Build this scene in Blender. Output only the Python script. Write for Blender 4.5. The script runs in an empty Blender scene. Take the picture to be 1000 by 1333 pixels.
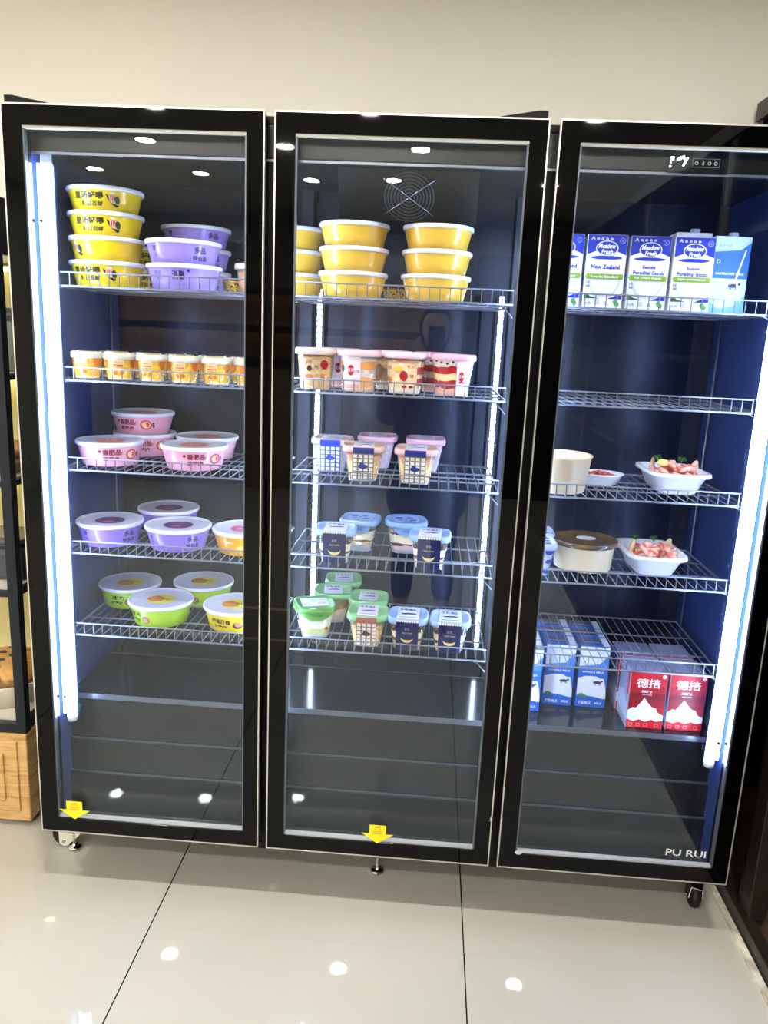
import bpy, bmesh, math, random
from mathutils import Vector, Matrix
random.seed(7)
PI = math.pi
SC = bpy.context.scene
COL = SC.collection

# ------------------------------------------------------------------ camera, world, exposure
cam_d = bpy.data.cameras.new('camera'); cam = bpy.data.objects.new('camera', cam_d); COL.objects.link(cam)
SC.camera = cam
pitch, yaw, roll = -0.2217, -0.0546, 0.0451
fwd = Vector((math.sin(yaw)*math.cos(pitch), math.cos(yaw)*math.cos(pitch), math.sin(pitch)))
rt = Vector((math.cos(yaw), -math.sin(yaw), 0)); up = rt.cross(fwd)
r2 = math.cos(roll)*rt + math.sin(roll)*up; u2 = -math.sin(roll)*rt + math.cos(roll)*up
M = Matrix((r2, u2, -fwd)).transposed().to_4x4(); M.translation = (0.977, -1.8016, 1.4975)
cam.matrix_world = M
cam_d.sensor_fit = 'VERTICAL'; cam_d.sensor_height = 24.0
cam_d.lens = 24.0*1019.8/1333.0
cam_d.clip_start = 0.01
W = bpy.data.worlds.new('world'); SC.world = W; W.use_nodes = True
W.node_tree.nodes['Background'].inputs[0].default_value = (0.8, 0.85, 1, 1)
W.node_tree.nodes['Background'].inputs[1].default_value = 0.15
SC.view_settings.view_transform = 'Standard'; SC.view_settings.look = 'None'
SC.view_settings.exposure = 1.05; SC.view_settings.gamma = 1.0
SC.view_settings.use_curve_mapping = False
try:
    SC.cycles.transparent_max_bounces = 32; SC.cycles.max_bounces = 12
    SC.cycles.glossy_bounces = 6; SC.cycles.diffuse_bounces = 4
    SC.cycles.sample_clamp_indirect = 60.0
    SC.cycles.use_denoising = True
except Exception:
    pass
LAMP = 325.0     # ceiling downlight lens
TUBE = 24.0      # LED tube diffuser
DOTS = 26.0      # rear LED strip diodes

# ------------------------------------------------------------------ materials
def lin(h):
    c = [int(h[i:i+2], 16)/255 for i in (0, 2, 4)]
    return tuple(x/12.92 if x <= .04045 else ((x+.055)/1.055)**2.4 for x in c) + (1,)
MC = {}
def mat(col, rough=.45, metal=0., coat=0., noise=None, nscale=20, bump=0., bscale=60, emit=0, alpha=None, stretch=None, spec=None):
    key = (col, rough, metal, coat, noise, nscale, bump, bscale, emit, alpha, stretch, spec)
    if key in MC: return MC[key]
    m = bpy.data.materials.new('surface_'+col); m.use_nodes = True
    nt = m.node_tree; b = nt.nodes['Principled BSDF']
    b.inputs['Base Color'].default_value = lin(col)
    b.inputs['Roughness'].default_value = rough; b.inputs['Metallic'].default_value = metal
    b.inputs['Coat Weight'].default_value = coat; b.inputs['Coat Roughness'].default_value = .06
    if spec is not None: b.inputs['Specular IOR Level'].default_value = spec
    if noise or bump:
        tc = nt.nodes.new('ShaderNodeTexCoord'); mp = nt.nodes.new('ShaderNodeMapping')
        nt.links.new(tc.outputs['Object'], mp.inputs[0])
        if stretch: mp.inputs['Scale'].default_value = stretch
    if noise:
        n = nt.nodes.new('ShaderNodeTexNoise'); n.inputs['Scale'].default_value = nscale; n.inputs['Detail'].default_value = 4
        nt.links.new(mp.outputs[0], n.inputs['Vector'])
        r = nt.nodes.new('ShaderNodeValToRGB'); nt.links.new(n.outputs[0], r.inputs[0])
        cols = (col,)+tuple(noise); e = r.color_ramp.elements
        while len(e) < len(cols): e.new(.5)
        for i, c in enumerate(cols):
            e[i].position = .36+.28*i/(len(cols)-1); e[i].color = lin(c)
        nt.links.new(r.outputs[0], b.inputs['Base Color'])
    if bump:
        n = nt.nodes.new('ShaderNodeTexNoise'); n.inputs['Scale'].default_value = bscale
        nt.links.new(mp.outputs[0], n.inputs['Vector'])
        bp = nt.nodes.new('ShaderNodeBump'); bp.inputs['Strength'].default_value = bump; bp.inputs['Distance'].default_value = .01
        nt.links.new(n.outputs[0], bp.inputs['Height']); nt.links.new(bp.outputs[0], b.inputs['Normal'])
    if emit:
        b.inputs['Emission Color'].default_value = lin(col); b.inputs['Emission Strength'].default_value = emit
    if alpha is not None: b.inputs['Alpha'].default_value = alpha
    MC[key] = m; return m

def glass_mat(name, tint, gain, ior=1.5):
    m = bpy.data.materials.new(name); m.use_nodes = True; nt = m.node_tree
    nt.nodes.remove(nt.nodes['Principled BSDF']); out = nt.nodes['Material Output']
    tr = nt.nodes.new('ShaderNodeBsdfTransparent'); tr.inputs[0].default_value = tint
    gl = nt.nodes.new('ShaderNodeBsdfGlossy'); gl.inputs['Roughness'].default_value = 0.0; gl.inputs['Color'].default_value = (.80, .93, 1, 1)
    fr = nt.nodes.new('ShaderNodeFresnel'); fr.inputs[0].default_value = ior
    ge = nt.nodes.new('ShaderNodeNewGeometry')
    s = nt.nodes.new('ShaderNodeMath'); s.operation = 'SUBTRACT'; s.inputs[0].default_value = gain
    k = nt.nodes.new('ShaderNodeMath'); k.operation = 'MULTIPLY'; k.inputs[1].default_value = gain
    nt.links.new(ge.outputs['Backfacing'], k.inputs[0]); nt.links.new(k.outputs[0], s.inputs[1])
    f = nt.nodes.new('ShaderNodeMath'); f.operation = 'MULTIPLY'; f.use_clamp = True
    nt.links.new(fr.outputs[0], f.inputs[0]); nt.links.new(s.outputs[0], f.inputs[1])
    mx = nt.nodes.new('ShaderNodeMixShader'); nt.links.new(f.outputs[0], mx.inputs[0])
    nt.links.new(tr.outputs[0], mx.inputs[1]); nt.links.new(gl.outputs[0], mx.inputs[2])
    nt.links.new(mx.outputs[0], out.inputs[0]); return m
GLASS = glass_mat('door_glass', (.98, .985, .99, 1), .95)
CLEAR = glass_mat('clear_plastic', (.97, .97, .97, 1), 1.6, 1.45)
def milky(col, a):
    return mat(col, .25, alpha=a, coat=.3)

def floor_mat():
    m = bpy.data.materials.new('polished_cream_tile'); m.use_nodes = True; nt = m.node_tree; b = nt.nodes['Principled BSDF']
    g = nt.nodes.new('ShaderNodeNewGeometry'); mp = nt.nodes.new('ShaderNodeMapping'); nt.links.new(g.outputs['Position'], mp.inputs[0])
    sx = nt.nodes.new('ShaderNodeSeparateXYZ'); nt.links.new(g.outputs['Position'], sx.inputs[0])
    def joint(out, off, w):
        a = nt.nodes.new('ShaderNodeMath'); a.operation = 'ADD'; a.inputs[1].default_value = -off+80
        nt.links.new(out, a.inputs[0])
        d = nt.nodes.new('ShaderNodeMath'); d.operation = 'MODULO'; d.inputs[1].default_value = .8; nt.links.new(a.outputs[0], d.inputs[0])
        l = nt.nodes.new('ShaderNodeMath'); l.operation = 'LESS_THAN'; l.inputs[1].default_value = w; nt.links.new(d.outputs[0], l.inputs[0])
        return l
    jx = joint(sx.outputs['X'], .333, .0035); jy = joint(sx.outputs['Y'], -.12, .0012)
    n = nt.nodes.new('ShaderNodeTexNoise'); n.inputs['Scale'].default_value = 1.6; n.inputs['Detail'].default_value = 6
    nt.links.new(mp.outputs[0], n.inputs['Vector'])
    r = nt.nodes.new('ShaderNodeValToRGB'); nt.links.new(n.outputs[0], r.inputs[0])
    r.color_ramp.elements[0].position = .35; r.color_ramp.elements[0].color = lin('b5b2a7')
    r.color_ramp.elements[1].position = .65; r.color_ramp.elements[1].color = lin('bcb9af')
    m1 = nt.nodes.new('ShaderNodeMixRGB'); nt.links.new(jx.outputs[0], m1.inputs[0]); nt.links.new(r.outputs[0], m1.inputs[1]); m1.inputs[2].default_value = lin('1b1a18')
    m2 = nt.nodes.new('ShaderNodeMixRGB'); nt.links.new(jy.outputs[0], m2.inputs[0]); nt.links.new(m1.outputs[0], m2.inputs[1]); m2.inputs[2].default_value = lin('b0ada2')
    nt.links.new(m2.outputs[0], b.inputs['Base Color'])
    b.inputs['Roughness'].default_value = .012; b.inputs['Specular IOR Level'].default_value = .55
    return m

def dotted_mat(n_per_m, strength):
    m = bpy.data.materials.new('led_diodes'); m.use_nodes = True; nt = m.node_tree; b = nt.nodes['Principled BSDF']
    tc = nt.nodes.new('ShaderNodeTexCoord'); sx = nt.nodes.new('ShaderNodeSeparateXYZ'); nt.links.new(tc.outputs['Object'], sx.inputs[0])
    a = nt.nodes.new('ShaderNodeMath'); a.operation = 'MULTIPLY'; a.inputs[1].default_value = n_per_m; nt.links.new(sx.outputs['Z'], a.inputs[0])
    d = nt.nodes.new('ShaderNodeMath'); d.operation = 'FRACT'; nt.links.new(a.outputs[0], d.inputs[0])
    l = nt.nodes.new('ShaderNodeMath'); l.operation = 'LESS_THAN'; l.inputs[1].default_value = .6; nt.links.new(d.outputs[0], l.inputs[0])
    s = nt.nodes.new('ShaderNodeMath'); s.operation = 'MULTIPLY_ADD'; s.inputs[1].default_value = strength; s.inputs[2].default_value = .25
    nt.links.new(l.outputs[0], s.inputs[0])
    b.inputs['Emission Color'].default_value = (.62, .78, 1, 1); nt.links.new(s.outputs[0], b.inputs['Emission Strength'])
    return m

BLACK = mat('020203', .02, spec=.2)
BLACKM = mat('040405', .4, spec=.2, bump=.05)
STEELD = mat('1a2033', .33, metal=.35, bump=.06, bscale=120)
SIDEW = mat('3a4f8c', .3, metal=.35)
DECKM = mat('1b1e26', .14, metal=.2)
SILVER = mat('d8d6cf', .3, metal=.7)
CHROME = mat('cfcfcf', .12, metal=1.)
WIRE = mat('848892', .35, metal=.35)
RUBBER = mat('0c0c0c', .6)
WHITEP = mat('e9e9ee', .3, coat=.3)

# ------------------------------------------------------------------ mesh builder
class MB:
    def __init__(s): s.v = []; s.f = []; s.m = []; s.mats = []; s.smooth = []
    def mi(s, m):
        if m not in s.mats: s.mats.append(m)
        return s.mats.index(m)
    def add(s, vs, fs, m, smooth=False):
        o = len(s.v); i = s.mi(m); s.v += [tuple(p) for p in vs]
        for f in fs: s.f.append([o+k for k in f]); s.m.append(i); s.smooth.append(smooth)
    def box(s, x0, x1, y0, y1, z0, z1, m):
        v = [(x, y, z) for z in (z0, z1) for y in (y0, y1) for x in (x0, x1)]
        s.add(v, [(0, 2, 3, 1), (4, 5, 7, 6), (0, 1, 5, 4), (2, 6, 7, 3), (0, 4, 6, 2), (1, 3, 7, 5)], m); return s
    def bbox(s, x0, x1, y0, y1, z0, z1, m, r=.003):
        # box with chamfered vertical and horizontal edges
        b = bmesh.new(); bmesh.ops.create_cube(b, size=1)
        for p in b.verts: p.co = Vector((x0+(p.co.x+.5)*(x1-x0), y0+(p.co.y+.5)*(y1-y0), z0+(p.co.z+.5)*(z1-z0)))
        bmesh.ops.bevel(b, geom=b.edges[:], offset=r, segments=2, profile=.5, affect='EDGES')
        s.from_bm(b, m); return s
    def from_bm(s, b, m, smooth=False):
        b.verts.index_update(); s.add([tuple(p.co) for p in b.verts], [[q.index for q in f.verts] for f in b.faces], m, smooth); b.free()
    def loft(s, rings, m, cap0=True, cap1=True, smooth=True, mats=None):
        n = len(rings[0]); vs = [p for r in rings for p in r]
        if mats is None: mats = [m]*(len(rings)-1)
        o = len(s.v); s.v += [tuple(p) for p in vs]
        for k in range(len(rings)-1):
            mi = s.mi(mats[k])
            for i in range(n):
                j = (i+1) % n
                s.f.append([o+k*n+i, o+k*n+j, o+(k+1)*n+j, o+(k+1)*n+i]); s.m.append(mi); s.smooth.append(smooth)
        if cap0: s.f.append([o+i for i in reversed(range(n))]); s.m.append(s.mi(mats[0])); s.smooth.append(False)
        if cap1: s.f.append([o+(len(rings)-1)*n+i for i in range(n)]); s.m.append(s.mi(mats[-1])); s.smooth.append(False)
        return s
    def lathe(s, prof, m, c=(0, 0, 0), n=40, e=2., cap0=True, cap1=True, ky=1., mats=None, smooth=True):
        s.loft([[(c[0]+x, c[1]+y, c[2]+z) for x, y in ring2(r, n, e, ky)] for r, z in prof], m, cap0, cap1, smooth, mats); return s
    def rod(s, a, b, r, m, n=6, cap=True, r2=None):
        a, b = Vector(a), Vector(b); d = (b-a).normalized()
        t = Vector((0, 0, 1)) if abs(d.z) < .9 else Vector((1, 0, 0)); p = d.cross(t).normalized(); q = d.cross(p)
        rr = r if r2 is None else r2
        R = [[c+k*(math.cos(2*PI*i/n)*p+math.sin(2*PI*i/n)*q) for i in range(n)] for c, k in ((a, r), (b, rr))]
        s.loft([R[0][::-1], R[1][::-1]], m, cap, cap, n > 5); return s
    def tube(s, pts, rad, m, n=8, caps=True):
        pts = [Vector(p) for p in pts]; R = []
        rad = rad if isinstance(rad, (list, tuple)) else [rad]*len(pts); ref = None
        for i, p in enumerate(pts):
            d = (pts[min(i+1, len(pts)-1)]-pts[max(i-1, 0)]).normalized()
            if ref is None: ref = d.orthogonal().normalized()
            ref = (ref-d*ref.dot(d)).normalized(); q = d.cross(ref)
            R.append([p+rad[i]*(math.cos(2*PI*k/n)*ref+math.sin(2*PI*k/n)*q) for k in range(n)])
        s.loft(R, m, caps, caps); return s
    def build(s, name, parent=None, loc=None):
        me = bpy.data.meshes.new(name); me.from_pydata(s.v, [], s.f)
        for m in s.mats: me.materials.append(m)
        me.polygons.foreach_set('material_index', s.m); me.polygons.foreach_set('use_smooth', s.smooth); me.update()
        o = bpy.data.objects.new(name, me); COL.objects.link(o)
        if parent: o.parent = parent
        if loc: o.location = loc
        return o
def ring2(r, n=40, e=2., ky=1.):
    out = []
    for i in range(n):
        t = 2*PI*i/n; c, q = math.cos(t), math.sin(t)
        k = r/((abs(c)**e+abs(q)**e)**(1/e)); out.append((k*c, k*q*ky))
    return out
def empty(name, loc=(0, 0, 0), rz=0):
    o = bpy.data.objects.new(name, None); COL.objects.link(o); o.location = loc; o.rotation_euler = (0, 0, rz); o.empty_display_size = .05; return o
def tag(o, label, cat, group=None, kind=None):
    if label: o['label'] = label
    if cat: o['category'] = cat
    if group: o['group'] = group
    if kind: o['kind'] = kind
    return o
def struct(o): o['kind'] = 'structure'; return o
def copy_tree(o, parent=None):
    c = o.copy(); COL.objects.link(c); c.parent = parent
    for ch in list(o.children): copy_tree(ch, c)
    return c
CACHE = {}
def place(kind, builder, loc, rz, label, cat, group=None):
    if kind in CACHE: o = copy_tree(CACHE[kind])
    else: o = builder(); CACHE[kind] = o
    o.location = loc; o.rotation_euler = (0, 0, rz)
    if 'group' in o: del o['group']
    return tag(o, label, cat, group)

# ------------------------------------------------------------------ printing on surfaces
TX = {}
def text_geo(s, bold=0.):
    if (s, bold) in TX: return TX[(s, bold)]
    c = bpy.data.curves.new('type', 'FONT'); c.body = s; c.size = 1; c.resolution_u = 2; c.offset = bold
    o = bpy.data.objects.new('type', c); COL.objects.link(o); bpy.context.view_layer.update()
    me = o.evaluated_get(bpy.context.evaluated_depsgraph_get()).to_mesh()
    vs = [(v.co.x, v.co.y) for v in me.vertices]; fs = [tuple(p.vertices) for p in me.polygons]
    x0 = min(v[0] for v in vs); x1 = max(v[0] for v in vs); y0 = min(v[1] for v in vs); y1 = max(v[1] for v in vs)
    vs = [((x-(x0+x1)/2)/(y1-y0), (y-(y0+y1)/2)/(y1-y0)) for x, y in vs]
    COL.objects.unlink(o); bpy.data.objects.remove(o); bpy.data.curves.remove(c)
    TX[(s, bold)] = (vs, fs, (x1-x0)/(y1-y0)); return TX[(s, bold)]
class Print(MB):
    def __init__(s, mp): super().__init__(); s.mp = mp
    def L(s, l): return .0004+.0003*l
    def text(s, t, cx, cy, h, m, l=1, w=None, bold=.0, tilt=0., slant=0.):
        vs, fs, asp = text_geo(t, bold); kx = h if w is None else w/asp
        ca, sa = math.cos(tilt), math.sin(tilt); out = []
        for x, y in vs:
            x2, y2 = (x+slant*y)*kx, y*h; out.append(s.mp(cx+x2*ca-y2*sa, cy+x2*sa+y2*ca, s.L(l)))
        s.add(out, fs, m); return s
    def spans(s, rows, m, l=0, nc=8):
        # rows: list of (v, u_left, u_right)
        vs = []; fs = []
        for v, a, b in rows:
            for i in range(nc+1): vs.append(s.mp(a+(b-a)*i/nc, v, s.L(l)))
        for k in range(len(rows)-1):
            for i in range(nc):
                q = k*(nc+1)+i; fs.append((q, q+1, q+nc+2, q+nc+1))
        s.add(vs, fs, m); return s
    def rect(s, u0, u1, v0, v1, m, l=0, nc=6): return s.spans([(v0, u0, u1), (v1, u0, u1)], m, l, nc)
    def oval(s, cx, cy, rx, ry, m, l=0, n=12, nc=8):
        rows = []
        for k in range(n+1):
            a = -PI/2+PI*k/n; v = cy+ry*math.sin(a); d = rx*math.cos(a)+1e-6; rows.append((v, cx-d, cx+d))
        return s.spans(rows, m, l, nc)
    def crescent(s, cx, cy, r, m, l=0, t=.45):
        rows = []
        n = 12
        vs = []; fs = []
        for k in range(n+1):
            a = PI+PI*k/n
            x, y = r*math.cos(a), r*math.sin(a); y2 = y*(1-t)
            vs.append(s.mp(cx+x, cy+y, s.L(l))); vs.append(s.mp(cx+x, cy+y2, s.L(l)))
        for k in range(n): fs.append((2*k, 2*k+2, 2*k+3, 2*k+1))
        s.add(vs, fs, m); return s
    def poly(s, pts, m, l=0):
        from mathutils.geometry import tessellate_polygon
        tr = tessellate_polygon([[Vector((p[0], p[1], 0)) for p in pts]])
        fs = []
        for t in tr:
            a, b, c = [pts[i] for i in t]
            ar = (b[0]-a[0])*(c[1]-a[1])-(c[0]-a[0])*(b[1]-a[1])
            fs.append(tuple(t) if ar > 0 else tuple(reversed(t)))
        s.add([s.mp(p[0], p[1], s.L(l)) for p in pts], fs, m); return s
    def squig(s, cx, cy, w, h, m, l=0, n=4, seed=1):
        rr = random.Random(seed)
        for i in range(n):
            u = cx-w/2+w*(i+.5)/n; a = w/n*.38; b = h/2*rr.uniform(.6, 1)
            s.oval(u, cy+rr.uniform(-.1, .1)*h, a, b, m, l, 5, 2)
        return s
def map_round(rfun, th0=0):
    def f(u, v, off):
        r = rfun(v); t = u/r+th0; return ((r+off)*math.sin(t), -(r+off)*math.cos(t), v)
    return f
def map_square(rfun, e, side=0):
    def f(u, v, off):
        r = rfun(v); x = max(-r*.995, min(r*.995, u)); y = r*(1-(abs(x)/r)**e)**(1/e)+off
        if side == 0: return (x, -y, v)
        return (y, x, v)
    return f
def map_top(z, ky=1.):
    return lambda u, v, off: (u, v*ky, z+off)
def map_front(y): return lambda u, v, off: (u, y-off, v)
def map_left(x): return lambda u, v, off: (x-off, -u, v)     # on a face looking to -x

# ------------------------------------------------------------------ the room
ZC = 2.62
FLOOR = floor_mat()
WALLM = mat('ece8dc', .6, noise=('eeeadf',), nscale=2, bump=.02, bscale=200)
CEILM = mat('e2ded2', .7, noise=('e5e1d6',), nscale=3)
def slab(name, *a):
    return struct(MB().box(*a).build(name))
slab('floor', -2.7, 4.2, -6.6, .86, -.1, 0, FLOOR)
slab('ceiling', -2.7, 4.2, -6.6, .86, ZC, ZC+.1, CEILM)
slab('wall_back', -2.7, 4.2, .76, .86, 0, ZC, WALLM)
slab('wall_front', -2.7, 4.2, -6.6, -6.5, 0, ZC, mat('a39d8c', .7, noise=('aaa493',), nscale=3))
slab('wall_left', -2.7, -2.6, -6.5, .76, 0, ZC, WALLM)
slab('wall_right', 4.1, 4.2, -6.5, .76, 0, ZC, WALLM)
slab('trim_1', 1.843, 1.861, -4.5, .76, 0, .008, mat('e6e0d0', .3, noise=('a89f8c', 'e9e4d8'), nscale=9))

# downlights
def make_downlight():
    t = empty('ceiling_downlight')
    MB().lathe([(.0545, -.001), (.070, -.004), (.070, 0)], WHITEP, n=28, cap0=False, cap1=True).build('trim_ring', t)
    m = mat('fffbf3', .4, emit=LAMP)
    MB().lathe([(.054, -.003), (.054, -.0005)], m, n=24).build('lens', t)
    return t
for i, (x, y, lab) in enumerate([
    (-1.70, -2.62, 'in the row nearest the fridge, farthest left'), (-.57, -2.59, 'in the row nearest the fridge, second from the left'),
    (.57, -2.59, 'in the row nearest the fridge, middle one'), (1.73, -2.59, 'in the row nearest the fridge, second from the right'),
    (2.85, -2.78, 'in the row nearest the fridge, farthest right'),
    (-.90, -3.35, 'in the second row, farthest left'), (-.03, -3.42, 'in the second row, second from the left'),
    (.82, -3.37, 'in the second row, middle one'), (2.43, -3.37, 'in the second row, farthest right'),
    (-1.65, -4.33, 'in the far row, farthest left'), (-.85, -4.36, 'in the far row, second from the left'), (-.03, -4.48, 'in the far row, third from the left'),
    (.60, -4.38, 'in the far row, third from the right'), (1.75, -4.4, 'in the far row, second from the right'), (3.10, -4.4, 'in the far row, farthest right'),
    (.35, -.62, 'added to brighten the wall above the left and middle doors'), (1.7, -.62, 'added to brighten the wall above the right door'), (-1.1, -.62, 'added to brighten the wall above the bread display')]):  # last three are unseen extras, added to brighten the back wall
    place('downlight', make_downlight, (x, y, ZC), 0, 'round recessed ceiling downlight '+lab, 'ceiling light', 'round ceiling downlights')

# ------------------------------------------------------------------ the fridge
DW, GAP, DZ0, DH = .585, .0215, .165, 1.791
XD = [0, DW+GAP, 2*(DW+GAP)]; XR = XD[2]+DW; DZ1 = DZ0+DH
fridge = tag(empty('display_fridge', (0, 0, 0)), 'tall black three door glass display fridge standing against the beige wall', 'display fridge')
YB = .70; YI = .55; DECK = .505; DK0 = .5056; YF = .045
b = MB()
b.box(-.002, .027, YF, YB, .13, 1.955, BLACKM); b.box(XR-.027, XR+.002, YF, YB, .13, 1.955, BLACKM)
b.box(.027, XR-.027, YI+.01, YB, .13, 1.955, BLACKM)
b.box(.027, XR-.027, YF, YI+.01, 1.94, 1.955, BLACKM)
b.box(.027, XR-.027, YF, YI+.01, .13, .15, BLACKM)
b.build('outer_cabinet', fridge)
MB().box(.027, .030, YF+.002, YI, .15, 1.94, SIDEW).build('side_liner', fridge); MB().box(XR-.03, XR-.027, YF+.002, YI, .15, 1.94, SIDEW).build('side_liner', fridge)
b = MB().box(.03, XR-.03, YI, YI+.01, DECK-.02, 1.94, STEELD)
for c in (.3, .905, 1.51):   # raised duct panel on the back of each bay
    pr = []
    for k in range(13):
        a = k/12; pr.append((c-.20+.40*a, YI-.001-.03*math.sin(PI*a)**.45))
    vs = [(x, y, z) for z in (DECK, 1.62) for x, y in pr]
    fs = [(k, k+1, 14+k, 13+k) for k in range(12)]
    b.add(vs, fs, STEELD, True); b.add([(x, y, 1.62) for x, y in pr], [tuple(range(13))], STEELD)
b.build('back_liner', fridge)
MB().box(.03, XR-.03, .10, YI, 1.885, 1.94, mat('15171d', .35)).build('ceiling_liner', fridge)
# header panel
MB().bbox(.03, XR-.03, YF+.002, .10, 1.868, 1.94, mat('0e1014', .3), .003).build('header_panel', fridge)
MB().box(.03, XR-.03, YF-.0005, YF+.002, 1.862, 1.8675, mat('8d93a0', .3, metal=.5)).build('header_edge_strip', fridge)
cp = MB().bbox(1.455, 1.583, YF-.0025, YF+.001, 1.866, 1.912, mat('15171c', .25), .002).build('control_panel', fridge)
p = Print(map_front(YF-.0025)); DIM = mat('9aa0aa', .4)
p.rect(1.505, 1.563, 1.8785, 1.8795, DIM).rect(1.505, 1.563, 1.8955, 1.8965, DIM).rect(1.505, 1.506, 1.8785, 1.8965, DIM).rect(1.562, 1.563, 1.8785, 1.8965, DIM)
for i in range(4): p.text('odoo'[i], 1.514+i*.0135, 1.887, .008, mat('c9ced6', .4), 1, bold=.02)
p.build('button_row', cp)
p = Print(map_front(YF-.0025)); EM = mat('e8f2ff', .4, emit=3)
p.text('F', 1.447+.015, 1.892, .013, EM, 1, bold=.03); p.oval(1.459, 1.879, .0022, .0022, EM, 1); p.text('y', 1.490, 1.889, .017, EM, 1, bold=.04)
p.build('display', cp)
# glossy deck and stepped lower front cover
MB().box(.03, XR-.03, .13, YI, DECK-.012, DECK, DECKM).build('deck', fridge)
MB().box(.03, XR-.03, .405, .409, DECK-.001, DECK+.0003, mat('5a5f6a', .3, metal=.5)).build('deck_seam', fridge)
LOWM = mat('181b20', .22, metal=.15)
b = MB().box(.03, XR-.03, .135, .145, .372, DECK-.012, LOWM).box(.03, XR-.03, .125, .145, .275, .368, LOWM).box(.03, XR-.03, .115, .145, .15, .271, LOWM)
b.box(.03, XR-.03, .13, .137, .368, .372, mat('575c66', .3, metal=.5)).box(.03, XR-.03, .12, .127, .271, .275, mat('575c66', .3, metal=.5))
b.build('lower_front_cover', fridge)
MB().box(.03, XR-.03, .1285, .13, DECK-.014, DECK+.001, mat('6a707c', .3, metal=.5)).build('deck_edge', fridge)
# mullions between bays with slotted rear posts
for xm in (.6, 1.1975):
    MB().bbox(xm-.02, xm+.02, YF+.002, .075, .15, 1.868, BLACKM, .002).build('front_mullion', fridge)
    MB().bbox(xm-.018, xm+.018, .50, YI, DECK, 1.885, mat('3c4250', .35, metal=.4), .002).build('rear_post', fridge)
    for s in (-1, 1):
        h = MB().box(xm+s*.040-.008, xm+s*.040+.008, .505, .515, .56, 1.62, mat('c9d2e6', .35)).build('rear_led_strip', fridge)
        MB().box(xm+s*.040-.0042, xm+s*.040+.0042, .5035, .505, .565, 1.615, dotted_mat(62, DOTS)).build('diodes', h)
        MB().rod((xm+s*.052, .512, .56), (xm+s*.052, .512, 1.62), .0022, WIRE).build('shelf_upright', fridge)
for x in (.040, XR-.040):
    MB().rod((x, .47, DECK), (x, .47, 1.60), .0028, WIRE, 8).build('shelf_upright', fridge)
# slotted strips on the side liners, behind the tubes
SL = mat('8fa4d8', .4, metal=.3); SLD = mat('141b30', .5)
for x0, x1 in ((.030, .034), (XR-.034, XR-.030)):
    o = MB().box(x0, x1, .115, .145, .5, 1.84, SL).build('slotted_strip', fridge)
    b = MB(); q = x1 if x0 < 1 else x0
    for k in range(66): b.box(q-.0004, q+.0004, .122, .138, .515+k*.02, .515+k*.02+.009, SLD)
    b.build('slots', o)
# LED tubes: both ends and behind both mullions
TD = mat('b9d2ff', .4, emit=TUBE); TH = mat('c8d0e0', .3, metal=.4); CAP = mat('dfe3ea', .4); TH = mat('33457c', .35, metal=.3)
def tube_light(x, s, z0=.46, z1=1.845):
    h = MB().box(x-s*.004-.014, x-s*.004+.016, .080, .085, z0, z1+.02, TH).build('led_tube', fridge)
    MB().lathe([(.0115, z0+.012), (.0115, z1)], TD, c=(x+s*.003, .064, 0), n=20).build('diffuser', h)
    MB().lathe([(.0035, z0+.02), (.0035, z1)], TD, c=(x-s*.0150, .062, 0), n=10).build('side_diffuser', h)
    for z in (z0+.07, 1.72): MB().lathe([(.004, 0), (.004, .002)], RUBBER, c=(0, 0, 0), n=10).build('screw', h, (x-s*.0105, .055, z)).rotation_euler = (PI/2, 0, 0)
    MB().lathe([(.0125, z0), (.0125, z0+.012)], CAP, c=(x+s*.003, .064, 0), n=20).build('end_cap', h)
    MB().lathe([(.0125, z1), (.0125, z1+.035)], CAP, c=(x+s*.003, .064, 0), n=20).build('end_cap', h)
tube_light(.064, 1); tube_light(XR-.060, -1)
def mullion_light(x):
    h = MB().box(x-.012, x+.012, .075, .079, .46, 1.84, TH).build('led_tube', fridge)
    MB().lathe([(.009, .47), (.009, 1.83)], TD, c=(x, .088, 0), n=16).build('diffuser', h)
for xm in (.6, 1.1975): mullion_light(xm)
# evaporator fan guard on the middle ceiling/back
FA = math.radians(31); FC = Vector((.893, .221, 1.826))
def fp(a, r): return FC+Vector((r*math.cos(a), r*math.sin(a)*-math.sin(FA), r*math.sin(a)*math.cos(FA)))
b = MB()
for r in (.012, .020, .028, .036, .044, .052, .060): b.tube([fp(2*PI*i/36, r) for i in range(37)], .0008, mat('7d818a', .3, metal=.8), 5, False)
for a in (.62, PI-.62, PI+.62, -.62): b.rod(fp(0, 0), fp(a, .076), .0015, CHROME)
b.build('fan_guard', fridge)
pr = [(.197, 1.886), (.262, 1.778), (.52, 1.778), (.52, 1.886)]
h_ = MB(); h_.add([(x, y, z) for x in (.72, 1.06) for y, z in pr], [(3, 2, 1, 0), (4, 5, 6, 7), (0, 1, 5, 4), (1, 2, 6, 5), (2, 3, 7, 6), (3, 0, 4, 7)], mat('101217', .35)); h_.build('fan_housing', fridge)

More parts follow.
